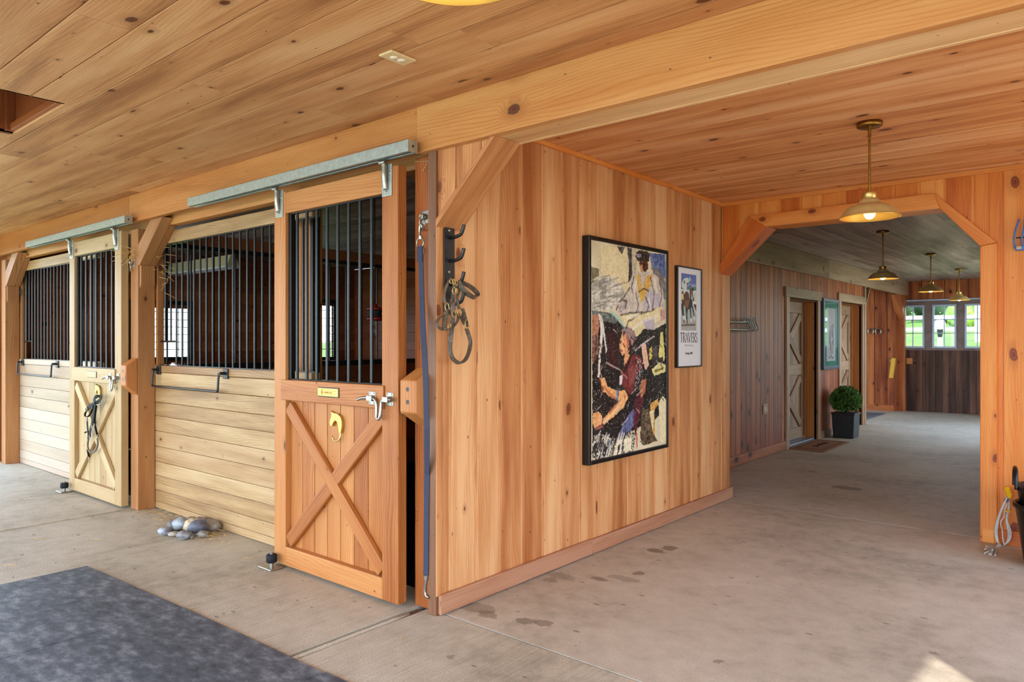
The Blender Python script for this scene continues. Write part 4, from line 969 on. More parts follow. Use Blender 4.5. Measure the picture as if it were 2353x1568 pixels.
# the lower half: dark ground
paint((34, 28, 27), [(150, 545), (250, 560), (320, 620), (400, 690), (440, 640), (500, 640), (566, 600), (572, 1100), (500, 1180), (300, 1280), (152, 1300)], 24)
specks((206, 196, 184), [(150, 545), (320, 600), (566, 600), (572, 1318), (152, 1418)], .87, .75)
paint((108, 116, 112), [(150, 540), (250, 550), (300, 590), (280, 610), (210, 600), (150, 560)], 50)
paint((176, 120, 92), [(150, 560), (186, 570), (190, 640), (180, 690), (152, 690)], 34)
paint((120, 84, 72), [(152, 690), (185, 680), (185, 800), (152, 860)], 60)
paint((222, 212, 200), [(184, 560), (200, 562), (214, 640), (200, 800), (192, 930), (180, 930), (190, 780), (198, 650)], 20)
paint((214, 206, 200), [(200, 560), (214, 620), (232, 760), (228, 800), (214, 700)], 20)
paint((70, 20, 26), [(230, 660), (290, 660), (300, 880), (240, 880)], 20, alpha=.55)
paint((158, 122, 116), [(312, 650), (345, 632), (385, 645), (392, 700), (375, 740), (335, 720), (325, 680)], 38)
paint((226, 160, 110), [(318, 668), (336, 666), (348, 720), (362, 760), (350, 800), (318, 800), (304, 770), (303, 730)], 22)
paint((196, 110, 86), [(345, 700), (358, 712), (356, 750), (346, 760)], 20)
paint((228, 164, 112), [(330, 800), (362, 790), (345, 850), (328, 866)], 18)
paint((112, 44, 44), [(330, 860), (372, 790), (420, 800), (440, 850), (415, 940), (385, 1000), (360, 1040), (320, 980), (296, 960), (310, 900)], 24)
paint((140, 74, 70), [(350, 880), (400, 850), (400, 920), (360, 990)], 24)
paint((214, 206, 204), [(303, 920), (322, 916), (318, 970), (302, 975)], 20)
paint((38, 34, 36), [(395, 920), (430, 870), (440, 1000), (410, 1080), (380, 1060)], 30)
specks((200, 196, 196), [(395, 800), (440, 820), (430, 1060), (390, 1060)], .7)
paint((232, 170, 110), [(190, 935), (220, 930), (235, 980), (290, 1010), (282, 1060), (250, 1040), (205, 1010)], 20)
paint((236, 176, 114), [(300, 1010), (338, 1000), (354, 1040), (330, 1100), (270, 1160), (215, 1210), (205, 1180), (250, 1130), (295, 1070)], 20)
paint((232, 168, 108), [(156, 1140), (185, 1132), (210, 1160), (205, 1200), (165, 1230), (154, 1200)], 24)
paint((150, 90, 80), [(165, 1225), (205, 1200), (215, 1220), (170, 1245)], 30)
paint((96, 128, 168), [(288, 980), (300, 985), (292, 1060), (284, 1070)], 20)
paint((94, 100, 140), [(350, 1150), (385, 1110), (390, 1200), (350, 1260), (290, 1290), (310, 1240)], 36)
paint((86, 34, 44), [(390, 1050), (430, 980), (440, 1060), (410, 1180), (395, 1280), (380, 1200)], 36)
paint((178, 116, 84), [(430, 940), (455, 930), (450, 1010), (425, 1050), (418, 1000)], 36)
paint((226, 182, 158), [(425, 735), (452, 722), (470, 850), (450, 890), (440, 840)], 16)
paint((206, 196, 84), [(470, 760), (486, 745), (488, 810), (474, 820)], 24)
paint((222, 214, 130), [(535, 660), (548, 650), (562, 800), (555, 830), (525, 800)], 24)
paint((90, 76, 84), [(490, 750), (520, 745), (515, 830), (495, 830)], 40)
paint((224, 216, 150), [(485, 880), (530, 830), (566, 850), (566, 890), (500, 915)], 22)
paint((128, 110, 56), [(500, 880), (555, 862), (550, 878), (505, 895)], 26)
paint((60, 48, 46), [(486, 800), (520, 810), (550, 800), (552, 830), (490, 850)], 30)
paint((210, 160, 84), [(478, 1080), (520, 1050), (530, 1080), (500, 1120), (505, 1280), (480, 1290)], 40)
paint((232, 220, 178), [(525, 1075), (550, 1030), (570, 1060), (574, 1300), (535, 1310), (530, 1200)], 18)
paint((222, 208, 160), [(470, 1130), (498, 1120), (496, 1220), (488, 1250), (470, 1200)], 22)
paint((92, 76, 56), [(430, 1120), (470, 1110), (490, 1250), (520, 1300), (440, 1330), (420, 1280)], 46)
paint((196, 188, 166), [(160, 1270), (200, 1260), (260, 1290), (380, 1270), (370, 1360), (230, 1400), (160, 1410)], 60)
specks((40, 38, 44), [(152, 1230), (300, 1240), (400, 1250), (380, 1370), (152, 1420)], .55)
specks((28, 26, 28), [(152, 1300), (230, 1300), (230, 1410), (152, 1420)], .45)
paint((232, 222, 190), [(290, 1300), (370, 1280), (366, 1360), (250, 1395)], 30)
def stroke(col, pts, wd, alpha=.9):
    q = [cmap(*p) for p in pts]; best = np.full(U.shape, 9.)
    for (ax, ay), (bx, by) in zip(q, q[1:]):
        ux, uy = bx-ax, (by-ay)*1.39; L2 = ux*ux+uy*uy+1e-9; t_ = np.clip(((U-ax)*ux+(W-ay)*1.39*uy)/L2, 0, 1)
        best = np.minimum(best, np.hypot(U-ax-t_*ux, (W-ay)*1.39-t_*uy))
    m_ = np.clip(1.4-best/(wd/400.), 0, 1)*alpha*(.55+.9*spk); m_ = np.clip(m_, 0, 1)[..., None]
    img[:] = img*(1-m_)+np.array(col, float)*m_
DK = (58, 50, 50)
for pts in (((360, 400), (330, 450), (300, 490), (286, 530)), ((385, 330), (370, 400), (400, 470)), ((478, 330), (500, 420), (490, 520)), ((530, 350), (545, 430), (530, 500)), ((425, 548), (480, 530), (500, 520)), ((310, 560), (380, 545), (430, 540)), ((430, 545), (350, 600), (340, 640)), ((412, 420), (440, 400), (470, 412)), ((320, 470), (345, 480), (335, 520)), ((450, 450), (470, 500), (455, 540)), ((395, 430), (410, 500), (400, 540))): stroke(DK, pts, 2.6, .7)
for pts in (((395, 360), (385, 420), (395, 470)), ((500, 340), (515, 410)), ((470, 460), (480, 520)), ((345, 575), (420, 555)), ((380, 640), (440, 590), (520, 560))): stroke((240, 232, 214), pts, 6, .7)
for pts in (((330, 800), (300, 880), (292, 1000)), ((372, 795), (352, 850), (330, 890)), ((338, 1000), (356, 1040), (372, 1080)), ((440, 850), (425, 930), (400, 1010), (385, 1060)), ((345, 632), (330, 660), (322, 700)), ((360, 712), (366, 745), (352, 765))): stroke((30, 22, 24), pts, 4, .85)
stroke((60, 30, 26), [(306, 722), (318, 720)], 3); stroke((150, 70, 56), [(304, 768), (318, 772)], 3); stroke((246, 200, 150), [(322, 690), (316, 740), (330, 780)], 5, .8); stroke((120, 96, 100), [(345, 640), (372, 660), (388, 690)], 8, .6); stroke((186, 160, 160), [(335, 650), (360, 648), (380, 668)], 5, .6)
stroke((176, 96, 66), [(250, 1135), (300, 1075), (335, 1040)], 5, .7); stroke((248, 206, 150), [(225, 1185), (280, 1120), (325, 1050)], 5, .7); stroke((176, 96, 66), [(215, 985), (250, 1030), (282, 1055)], 4, .7); stroke((70, 40, 34), [(196, 945), (200, 975), (212, 1005)], 3); stroke((70, 40, 34), [(210, 1160), (205, 1200), (214, 1215)], 3)
stroke((214, 206, 210), [(392, 770), (450, 715), (500, 680)], 3); stroke((190, 170, 166), [(230, 845), (270, 865), (300, 880)], 3); stroke((200, 60, 50), [(398, 1260), (402, 1340)], 3); stroke((120, 170, 200), [(250, 1300), (248, 1340)], 3); stroke((150, 200, 190), [(255, 545), (300, 585), (330, 640)], 6, .6)
for i in range(60):
    rs_ = np.random.RandomState(100+i); a_ = rs_.rand()*420+148; b_ = rs_.rand()*700+640; L_ = rs_.rand()*50+14; an = rs_.choice([1.2, 1.9, .9, 2.3])
    stroke((196, 184, 172) if rs_.rand() > .4 else (24, 20, 22), [(a_, b_), (a_+L_*math.cos(an), b_+L_*math.sin(an))], 1.8, .75)
for i in range(50):
    rs_ = np.random.RandomState(300+i); a_ = rs_.rand()*190+152; b_ = rs_.rand()*130+1240; L_ = rs_.rand()*50+20
    stroke((34, 32, 36) if rs_.rand() > .35 else (226, 220, 208), [(a_, b_), (a_-L_*.3, b_+L_)], 3, .85)
for i in range(40):
    rs_ = np.random.RandomState(500+i); a_ = rs_.rand()*130+150; b_ = rs_.rand()*180+350; L_ = rs_.rand()*60+20; an = -.6+rs_.rand()*.5
    stroke((236, 230, 214) if rs_.rand() > .5 else (130, 126, 118), [(a_, b_), (a_+L_*math.cos(an), b_+L_*math.sin(an))], 2.4, .6)
img += (spk[..., None]-.5)*18
img = np.clip(img, 8, 250)
r = thing('jockey_painting', (XW, (PY0_+PY1_)/2, 1.35), 'large black framed painting of a man in maroon and a rider in pale silks', 'painting')
pframe(r, PY0_, PY1_, PZ0, PZ1, .026, .055, M_FRAME)
painted_panel('canvas', img, XW+.05, PY0_+.028, PY1_-.028, PZ0+.028, PZ1-.028, M_PAINT, r)
# --- the race poster
QY0, QY1, QZ0, QZ1 = 5.13, 5.56, 1.193, 1.995
r = thing('race_poster', (XW, 5.345, 1.6), 'narrow framed white race poster with horse and large black title', 'poster')
pframe(r, QY0, QY1, QZ0, QZ1, .011, .03, M_FRAME)
p = MB(); p.box(XW+.022, XW+.0225, QY0+.01, QY1-.01, QZ0+.01, QZ1-.01); p.build('print', M_PAPER, r)
NR, NC = 180, 80
Vg, Ug = np.meshgrid(np.linspace(0, 1, NR), np.linspace(0, 1, NC), indexing='ij'); U, W = Ug, Vg
img = np.zeros((NR, NC, 3)); img[:] = (168, 180, 176)
cm2 = lambda X_, Y_: ((X_-134)/208., (Y_-(190+(X_-134)*.075))/(856.))
def pp(col, pts):
    img[inpoly(U, W, [cm2(*p) for p in pts])] = col
pp((98, 112, 178), [(134, 190), (342, 205), (342, 420), (134, 430)]); pp((150, 160, 196), [(270, 340), (342, 350), (342, 400), (275, 390)]); pp((86, 118, 122), [(134, 400), (342, 385), (342, 440), (134, 440)])
pp((206, 214, 206), [(134, 432), (342, 445), (342, 640), (134, 640)]); pp((232, 236, 232), [(134, 432), (342, 445), (342, 460), (134, 447)]); pp((232, 236, 232), [(280, 600), (342, 610), (342, 660), (290, 640)])
pp((58, 46, 44), [(300, 655), (342, 660), (342, 780), (330, 740)]); pp((232, 236, 232), [(285, 640), (300, 655), (342, 780), (342, 810)])
pp((176, 170, 164), [(134, 920), (342, 920), (342, 1046), (134, 1046)]); pp((96, 94, 92), [(134, 960), (330, 955), (325, 985), (134, 985)])
pp((86, 58, 46), [(150, 450), (215, 460), (250, 520), (270, 600), (255, 700), (215, 740), (180, 690), (140, 640), (134, 500)]); pp((128, 86, 66), [(185, 600), (245, 590), (245, 680), (215, 730), (180, 690)]); pp((38, 34, 34), [(250, 560), (290, 590), (285, 690), (240, 735), (225, 720)])
pp((90, 60, 48), [(235, 420), (275, 420), (272, 580), (255, 590), (240, 570)]); pp((230, 232, 232), [(238, 425), (246, 425), (250, 560), (243, 560)]); pp((36, 34, 36), [(275, 410), (300, 400), (312, 600), (300, 615), (280, 520)]); pp((230, 232, 232), [(290, 450), (303, 455), (305, 560), (298, 560)])
pp((206, 222, 224), [(140, 330), (170, 270), (215, 250), (250, 300), (250, 360), (210, 380), (205, 450), (165, 510), (160, 420), (142, 400)]); pp((226, 214, 178), [(180, 290), (230, 280), (235, 350), (200, 400), (170, 390)]); pp((70, 120, 180), [(165, 300), (185, 295), (185, 340), (165, 350)]); pp((70, 120, 180), [(205, 330), (245, 320), (245, 350), (210, 380)])
pp((150, 200, 208), [(234, 260), (250, 228), (265, 260), (262, 310), (234, 300)]); pp((120, 84, 70), [(236, 305), (262, 310), (258, 330), (240, 325)]); pp((38, 36, 36), [(276, 225), (282, 222), (284, 250), (277, 250)]); pp((222, 204, 140), [(134, 500), (160, 500), (168, 580), (150, 590), (134, 560)])
for P_, Q_ in (((200, 700), (215, 960)), ((215, 720), (200, 880)), ((150, 640), (170, 940)), ((255, 700), (268, 880)), ((285, 680), (315, 860)), ((140, 650), (150, 820))):
    dx = 11; pp((44, 38, 38), [(P_[0]-dx, P_[1]), (P_[0]+dx, P_[1]), (Q_[0]+5, Q_[1]), (Q_[0]-5, Q_[1])])
for P_ in ((188, 860), (166, 850), (268, 890), (314, 860)): pp((232, 234, 234), [(P_[0]-9, P_[1]-20), (P_[0]+9, P_[1]-20), (P_[0]+7, P_[1]+40), (P_[0]-6, P_[1]+40)])
fy = lambda X_: QY0+.03+(X_-80)/318.*.39
painted_panel('picture', img, XW+.0235, 5.202, 5.468, 1.487, 1.94, M_PRINT, r)
# title drawn as serif letters
def glyph(mb, ch, y, w_, z0, h, x, k):
    def bar(a, b, t_): 
        a = V((x, y+a[0]*w_, z0+a[1]*h)); b = V((x, y+b[0]*w_, z0+b[1]*h)); dd = (b-a).normalized(); s_ = V((1, 0, 0)).cross(dd)*t_/2
        mb.prism([a-s_, b-s_, b+s_, a+s_], (.0005, 0, 0), (0, 0, 1))
    T, t_ = .0085, .0035
    def ser(px, pz): bar((px-.16, pz), (px+.16, pz), t_)
    if ch == 'T': bar((.5, 0), (.5, 1), T); bar((0, .985), (1, .985), t_*1.3); bar((0, .88), (0, 1), t_); bar((1, .88), (1, 1), t_); ser(.5, .01)
    if ch in 'RP':
        bar((.2, 0), (.2, 1), T); ser(.2, .01); ser(.15, .99)
        pts = [(.2, .98), (.6, .98), (.85, .88), (.88, .74), (.75, .58), (.2, .5)]
        for i in range(5): bar(pts[i], pts[i+1], t_ if i in (0, 4) else T*.8)
        bar((.45, .5), (1., .0), T*.9); ser(.98, .01)
    if ch == 'A': bar((.08, 0), (.5, 1), t_*1.2); bar((.92, 0), (.5, 1), T); bar((.22, .35), (.78, .35), t_); ser(.08, .01); ser(.92, .01)
    if ch == 'V': bar((.08, 1), (.5, 0), T); bar((.92, 1), (.5, 0), t_*1.2); ser(.08, .99); ser(.92, .99)
    if ch == 'E': bar((.22, 0), (.22, 1), T); bar((.05, .985), (.9, .985), t_*1.2); bar((.05, .012), (.95, .012), t_*1.2); bar((.22, .52), (.7, .52), t_); bar((.9, .85), (.9, 1), t_); bar((.95, 0), (.95, .16), t_); bar((.7, .44), (.7, .6), t_)
    if ch == 'S':
        pts = [(.9, .8), (.82, .95), (.5, 1.), (.18, .93), (.12, .76), (.3, .6), (.7, .42), (.9, .25), (.8, .06), (.48, 0), (.16, .06), (.08, .22)]
        for i in range(len(pts)-1): bar(pts[i], pts[i+1], T*.85 if 4 <= i <= 7 else t_*1.4)
p = MB(); y = 5.185
for ch, w_ in zip('TRAVERS', (.052, .048, .055, .055, .042, .048, .038)):
    glyph(p, ch, y, w_*.86, 1.393, .076, XW+.0228, 1); y += w_*.9
p.build('title_lettering', M_INK, r)
XR = (PI/2, 0, PI/2)
text_mesh('THE', .009, (XW+.0232, 5.33, 1.474), XR, M_GINK, r, 'small_lettering', .8, 'CENTER')
text_mesh('139th Running', .021, (XW+.0232, 5.335, 1.362), XR, M_GINK, r, 'subtitle_lettering', .95, 'CENTER', 1.25)
text_mesh('Saratoga 2008', .027, (XW+.0232, 5.335, 1.297), XR, M_INK, r, 'date_lettering', .82, 'CENTER')
# --- the green matted picture in the corridor
GY0, GY1, GZ0, GZ1 = 10.83, 11.57, .99, 2.03
r = thing('green_matted_picture', (XC, 11.2, 1.5), 'framed picture with green mat on the corridor wall between the two doors', 'picture')
pframe(r, GY0, GY1, GZ0, GZ1, .05, .05, M_BLUEFR, XC)
p = MB(); p.box(XC+.036, XC+.042, GY0+.045, GY1-.045, GZ0+.045, GZ1-.045); p.build('mat_board', M_TEAL, r)
p = MB(); p.box(XC+.042, XC+.044, GY0+.16, GY1-.16, GZ0+.12, GZ1-.14); pr = p.build('print', M_PAPER, r)
p = MB(); rs = random.Random(3)
for i in range(9):
    y = rs.uniform(GY0+.22, GY1-.22); z = rs.uniform(1.2, 1.5); p.strap(smooth([(XC+.0445, y, z), (XC+.0445, y+rs.uniform(-.04, .04), z+.08), (XC+.0445, y+rs.uniform(-.06, .06), z+.2)], 4), .012, .0006, (0, 1, 0))
p.strap(smooth([(XC+.0445, 11.08, 1.19), (XC+.0445, 11.12, 1.16), (XC+.0445, 11.18, 1.17), (XC+.0445, 11.2, 1.2), (XC+.0445, 11.26, 1.15), (XC+.0445, 11.32, 1.17)], 5), .012, .0006, (0, 1, 0)); p.build('ink_drawing', M_INK, pr)
p = MB(); p.box(XC+.047, XC+.049, GY0+.05, GY1-.05, GZ0+.05, GZ1-.05); p.build('glazing', M_PGLASS, r)

# ------------------------------------------------------------------ lamps
def pendant(x, y, label, n=40, energy=2.5, zr=2.088):
    r = thing('pendant_lamp', (x, y, CE), label, 'pendant lamp', 'brass pendant lamps along the aisle')
    p = MB(); p.lathe([(1e-3, 0), (.066, 0), (.066, -.02), (.06, -.025), (1e-3, -.025)], (x, y, CE-.001), n); p.build('canopy', M_ABRASS, r)
    p = MB(); p.cyl((x, y, zr+.13), (x, y, CE-.025), .0065, 10); p.cyl((x, y, CE-.075), (x, y, CE-.025), .0095, 10); p.cyl((x, y, zr+.135), (x, y, zr+.165), .009, 10); p.build('stem', M_ABRASS, r)
    p = MB(); p.lathe([(1e-3, .135), (.036, .135), (.037, .132), (.037, .101), (.034, .099)], (x, y, zr), n); p.build('socket_cup', M_BRASS, r)
    p = MB(); sh = [(.036, .102), (.046, .097), (.055, .084), (.06, .072), (.078, .066), (.098, .06), (.114, .05), (.13, .032), (.142, .014), (.15, .004), (.155, 0)]
    p.lathe(sh, (x, y, zr), n, 0); p.lathe([(a-.003, b-.004) for a, b in sh][::-1], (x, y, zr), n, 1); p.lathe([(.152, -.004), (.156, -.003), (.155, 0)], (x, y, zr), n, 1)
    p.build('shade', [M_SHADE, M_SHADEIN], r)
    p = MB(); p.ball((x, y, zr+.02), .031, 16, sq=(1, 1, 1.05)); p.lathe([(.014, .045), (.014, .08)], (x, y, zr), 12); p.build('bulb', M_BULB, r)
    l = bpy.data.lights.new('lamp', 'POINT'); l.energy = energy; l.color = (1., .82, .58); l.shadow_soft_size = .03
    lo = bpy.data.objects.new('lamp_glow', l); COL.objects.link(lo); lo.location = (x, y, zr-.035)
pendant(-1.05, 4.32, 'cream pendant lamp hanging before the arch, largest of the row')
pendant(-.915, .93, 'cream pendant lamp whose rim just dips in at the top above the ceiling outlet', zr=2.081)
pendant(-1.97, 8.66, 'first pendant lamp inside the corridor beyond the arch', 32, 6)
pendant(-1.97, 11.3, 'second pendant lamp inside the corridor, olive shade', 32, 6)
pendant(-2.02, 13.97, 'last and smallest pendant lamp near the corridor end windows', 32, 6)
# ceiling outlet
q = V((-2.337, 2.027, CE)); r = thing('ceiling_outlet', q, 'ivory twin outlet plate on the plank ceiling', 'outlet')
p = MB(); P = [(-.04, -.068), (.04, -.068), (.04, .068), (-.04, .068)]
p.box(q.x-.042, q.x+.042, q.y-.07, q.y+.07, CE-.012, CE-.0005); p.build('plate', M_IVORY, r, .006)
for dy in (-.02, .02):
    p = MB(); p.lathe([(1e-4, -.016), (.0155, -.016), (.017, -.012)], (q.x, q.y+dy, CE), 18); p.build('receptacle', M_IVORYF, r)
# wall outlet in the corridor
r = thing('wall_outlet', (XC, 8.7, .58), 'small tan outlet plate low on the corridor boards', 'outlet')
p = MB(); p.box(XC+.001, XC+.01, 8.625, 8.775, .515, .64); p.build('plate', M_BROWNP, r, .003)
p = MB(); p.box(XC+.01, XC+.013, 8.665, 8.69, .55, .605); p.box(XC+.01, XC+.013, 8.71, 8.735, .55, .605); p.build('socket', M_IVORYF, r)
# swing-arm rack on the corridor wall
r = thing('tack_rack', (XC, 7.6, 1.6), 'row of steel swing arms folded flat on the corridor wall', 'tack rack')
for i in range(5):
    y = 7.92+i*.085+(.03 if i == 4 else 0); o = .02+.012*(4-i)
    p = MB(); p.tube(smooth([(XC+o, 6.9, 1.615), (XC+o, y-.1, 1.617), (XC+o+.01, y-.02, 1.665), (XC+o+.02, y+.02, 1.668), (XC+o+.02, y+.03, 1.625), (XC+o+.02, y+.09, 1.56), (XC+o+.015, y+.08, 1.532), (XC+o, y, 1.53), (XC+o, 6.9, 1.53)], 4), .0075, 8); p.build('arm', M_GALV, r)
p = MB(); p.box(XC+.001, XC+.03, 6.86, 6.92, 1.48, 1.68); p.build('hinge_plate', M_GALV, r, .003)
# horseshoes and the wooden rack at the alcove end wall
for k, (px, lab) in enumerate(((2001.5, 'horseshoe on the alcove wall nearer the doorway post'), (2018.5, 'horseshoe on the alcove wall nearer the wooden rack'))):
    c_ = onY(px, 762, 15.97); r = thing('horseshoe', c_, lab, 'horseshoe', 'horseshoes on the alcove wall')
    p = MB(); p.strap([c_+V((.055*math.sin(t_), 0, -.062*math.cos(t_))) for t_ in [PI+ (i-12)/12*2.55 for i in range(25)]], .02, .012, (0, 0, 0.001) if False else None) if False else p.tube([c_+V((.052*math.sin(t_), -.012, .06*math.cos(t_))) for t_ in [(i-12)/12*2.55 for i in range(25)]], .011, 6); p.build('shoe', M_STEEL, r)
    p = MB(); p.cyl(c_+V((0, .008, .02)), c_+V((0, -.05, .03)), .009, 8); p.build('peg', M_BLACKM, r)
q0 = onY(2052, 822, 15.9); r = thing('folding_saddle_rack', q0, 'yellow wooden board bracket leaning out from the alcove wall', 'wooden rack')
p = MB(); a = onY(2054, 823, 15.92); b = onY(2048, 869, 15.92); p.beam(a, b, (1, 0, 0), .035, .05); p.build('board', W_FDOR if False else wood('yellow varnished board', (196, 140, 40), (226, 176, 70), (240, 200, 110)), r, .006)
p = MB(); p.tube([onY(2043, 824, 15.95), onY(2046, 823, 15.9), onY(2046, 834, 15.9), onY(2043, 835, 15.95)], .008, 6); p.build('bracket', M_STEEL, r)
a = onY(2090, 830, YE-.02); r = thing('door_block', a, 'small square orange block on the dark garage boards', 'wooden block')
p = MB(); p.box(a.x-.05, a.x+.055, YE-.05, YE-.003, a.z-.06, a.z+.06, g='x'); p.build('block', W_DOOR, r, .004); p = MB(); p.box(a.x+.055, a.x+.12, YE-.02, YE-.003, a.z-.06, a.z+.06); p.build('strike', W_DARK, r, .003)

# ------------------------------------------------------------------ topiary, doormat
r = thing('potted_topiary', (-3.045, 11.21, 0), 'round clipped green bush in a tall black square pot', 'potted plant')
p = MB(); pot = [(.125, .0), (.152, .36)]
def frus(mb, cx, cy, h0, h1, z0, z1, m=0):
    P = []
    for z, h in ((z0, h0), (z1, h1)):
        for sx in (-1, 1):
            for sy in (-1, 1): P.append(V((cx+sx*h, cy+sy*h, z)))
    mb.hexa(P, V((0, 0, 1)), V((1, 0, 0)), V((0, 1, 0)), m)
frus(p, -3.045, 11.21, .14, .155, .002, .35); frus(p, -3.045, 11.21, .162, .162, .335, .365); p.build('pot', M_POT, r, .006)
p = MB(); rs = random.Random(5); cc = V((-3.045, 11.21, .545))
p.ball(cc, .185, 20, 1, (1, 1, .92))
for i in range(2600):
    z = rs.uniform(-.8, 1); t_ = rs.uniform(0, 2*PI); q = math.sqrt(1-z*z); n_ = V((q*math.cos(t_), q*math.sin(t_), z*.95))
    c_ = cc+n_*rs.uniform(.18, .212); u_ = (n_.cross(V((rs.uniform(-1, 1), rs.uniform(-1, 1), rs.uniform(-1, 1))))).normalized(); v_ = (n_*rs.uniform(.3, 1)+u_.cross(n_)*rs.uniform(-.8, .8)).normalized()
    L_, wd = rs.uniform(.018, .03), rs.uniform(.007, .011); o = len(p.v)
    p.v.extend([tuple(c_-v_*L_*.3), tuple(c_+u_*wd+v_*L_*.3), tuple(c_+v_*L_), tuple(c_-u_*wd+v_*L_*.3)]); p.face([o, o+1, o+2, o+3], [(0, 0)]*4, (.5, .5), 0)
tag(p.build('foliage', [M_LEAF, M_LEAFD], r))
p = MB(); p.cyl((-3.045, 11.21, .34), (-3.045, 11.21, .45), .02, 8); p.build('stem', M_BARK, r)
p = MB(); p.box(-3.4+.13, -2.83, 9.48, 10.6, .002, .016); r = tag(p.build('doormat', M_COIR, None, .004), 'brown coir doormat lying before the first corridor door', 'doormat')
p = MB()
for q in ((-3.21, -3.2, 9.58, 10.5), (-2.9, -2.89, 9.58, 10.5), (-3.21, -2.89, 9.56, 9.585), (-3.21, -2.89, 10.49, 10.515)): p.box(q[0], q[1], q[2], q[3], .0155, .0172)
p.build('printed_border', M_COIRD, r)
p = MB(); rs = random.Random(8)
for i in range(14): y = 9.8+i*.037; p.tube([(-3.07+rs.uniform(-.02, .02), y, .0165), (-3.03+rs.uniform(-.02, .03), y+.02, .0165)], .005, 5)
p.build('printed_motif', M_COIRD, r)
p = MB(); p.box(-4.6, -3.45, 13.4, 15.35, .001, .012); tag(p.build('rubber_mat', M_MAT, None, .003), 'thin grey mat on the alcove floor in the side doorway', 'mat')

# ------------------------------------------------------------------ rubber mats on the near floor
def mat(x0, x1, ya, yb, label):
    p = MB(); p.prism([(x0, -1.6, .001), (x1, -1.6, .001), (x1, yb, .001), (x0, ya, .001)], (0, 0, .013), (1, 0, 0)); return tag(p.build('rubber_mat', M_MAT, None, .003), label, 'mat', 'rubber mats on the near floor')
mat(-4.875, -3.733, 1.72, 1.772, 'black rubber floor mat with the far corner showing on concrete')
mat(-3.729, -2.548, 1.778, 1.806, 'black rubber floor mat lying second, across the grooved concrete joint')
mat(-2.544, -1.4, 1.815, 1.83, 'black rubber floor mat at the bottom edge, only its corner showing')

a = onY(401, 838, 2.735); p = MB(); p.prism([(a.x-.06, a.y-.015, 1.202), (a.x+.07, a.y-.01, 1.202), (a.x+.02, a.y, 1.212), (a.x-.045, a.y, 1.228)], (0, .03, 0), (1, 0, 0)); tag(p.build('paper_scrap', M_PAPER, None, .004), 'crumpled white scrap lying on the rail of the nearer stall under the bars', 'paper scrap')
a = onY(47, 672, 2.7); p = MB(); p.ring(a, .022, .004, (0, 1, 0), 14, 6, sy=1.7); tag(p.build('wire_hook', M_BLACKM), 'small black wire loop on the far stall edge under the knee brace', 'hook')
# ------------------------------------------------------------------ river stones
rk = [(340, 480, 65, 45, (176, 184, 190)), (415, 505, 62, 40, (98, 96, 106)), (500, 525, 72, 36, (164, 152, 134)), (650, 552, 105, 60, (134, 132, 132)), (775, 560, 28, 25, (150, 152, 156)),
      (940, 527, 82, 48, (138, 132, 124)), (580, 392, 118, 92, (158, 164, 168)), (475, 405, 60, 78, (112, 108, 106)), (745, 405, 86, 84, (196, 176, 142)), (845, 435, 132, 88, (96, 98, 110)),
      (1080, 408, 116, 86, (150, 138, 126)), (760, 310, 84, 42, (170, 158, 144)), (890, 322, 76, 46, (146, 128, 114)), (1030, 318, 84, 52, (160, 142, 132))]
names = ['small pale speckled stone at the outer end of the stone pile', 'small dark plum stone next to the palest small one', 'low beige stone at the pile front', 'long grey pointed stone at the pile front', 'tiny grey chip between two front stones', 'flat oval grey stone in front of the biggest tan one', 'large pale grey rounded stone on the pile', 'dark stone half hidden behind the large pale grey one', 'cream stone in the middle of the pile', 'long blue grey stone with white scratches', 'biggest tan stone at the plank end of the pile', 'pale flat stone at the back of the pile', 'tan stone at the back behind the blue grey one', 'pinkish stone at the back by the planks']
lift = {6: .0, 8: .02, 9: .02, 10: 0., 11: .03, 12: .03, 13: .02, 7: 0}
for k, ((zx, zy, rx, rz, col), lab) in enumerate(zip(rk, names)):
    bx, by = 320+zx/6.536, 1150+(zy+rz*.8)/6.536; li = lift.get(k, 0.)
    g = onZ(bx, by, li); d = math.hypot(g.x, g.y); s_ = d/FL/6.536*1.06; a_ = rx*s_; h_ = max(rz*s_*.95, .012)
    dep = min(a_*.8, .075); c_ = g+V((FW[0], FW[1], 0))*dep*.55; c_.z = li+h_*.93; c_.y = min(c_.y, YS-dep-.01)
    bm = bmesh.new(); bmesh.ops.create_icosphere(bm, subdivisions=4, radius=1)
    ang = math.atan2(RT[1], RT[0])+random.uniform(-.2, .2); ca, sa = math.cos(ang), math.sin(ang); tilt = {3: .35, 9: .4, 6: .3, 8: .5, 0: .2}.get(k, random.uniform(-.1, .2))
    for v in bm.verts:
        n_ = mnoise.noise(v.co*1.1+V((k*7, 0, 0)))*.22+mnoise.noise(v.co*2.6+V((k*3, 5, 0)))*.07
        q = v.co*(1+n_); x_, y_, z_ = q.x*a_, q.y*dep, q.z*h_
        z_ += 0; x_, z_ = x_, z_+x_*tilt*.35
        v.co = V((x_*ca-y_*sa, x_*sa+y_*ca, max(z_, -h_*.93+.0)))
    me = bpy.data.meshes.new('river_stone'); bm.to_mesh(me); bm.free()
    for q in me.polygons: q.use_smooth = True
    me.materials.append(stone_mat('stone %d' % k, col)); o = bpy.data.objects.new('river_stone', me); COL.objects.link(o); o.location = c_
    tag(o, lab, 'stone', 'river stones by the stall planks')

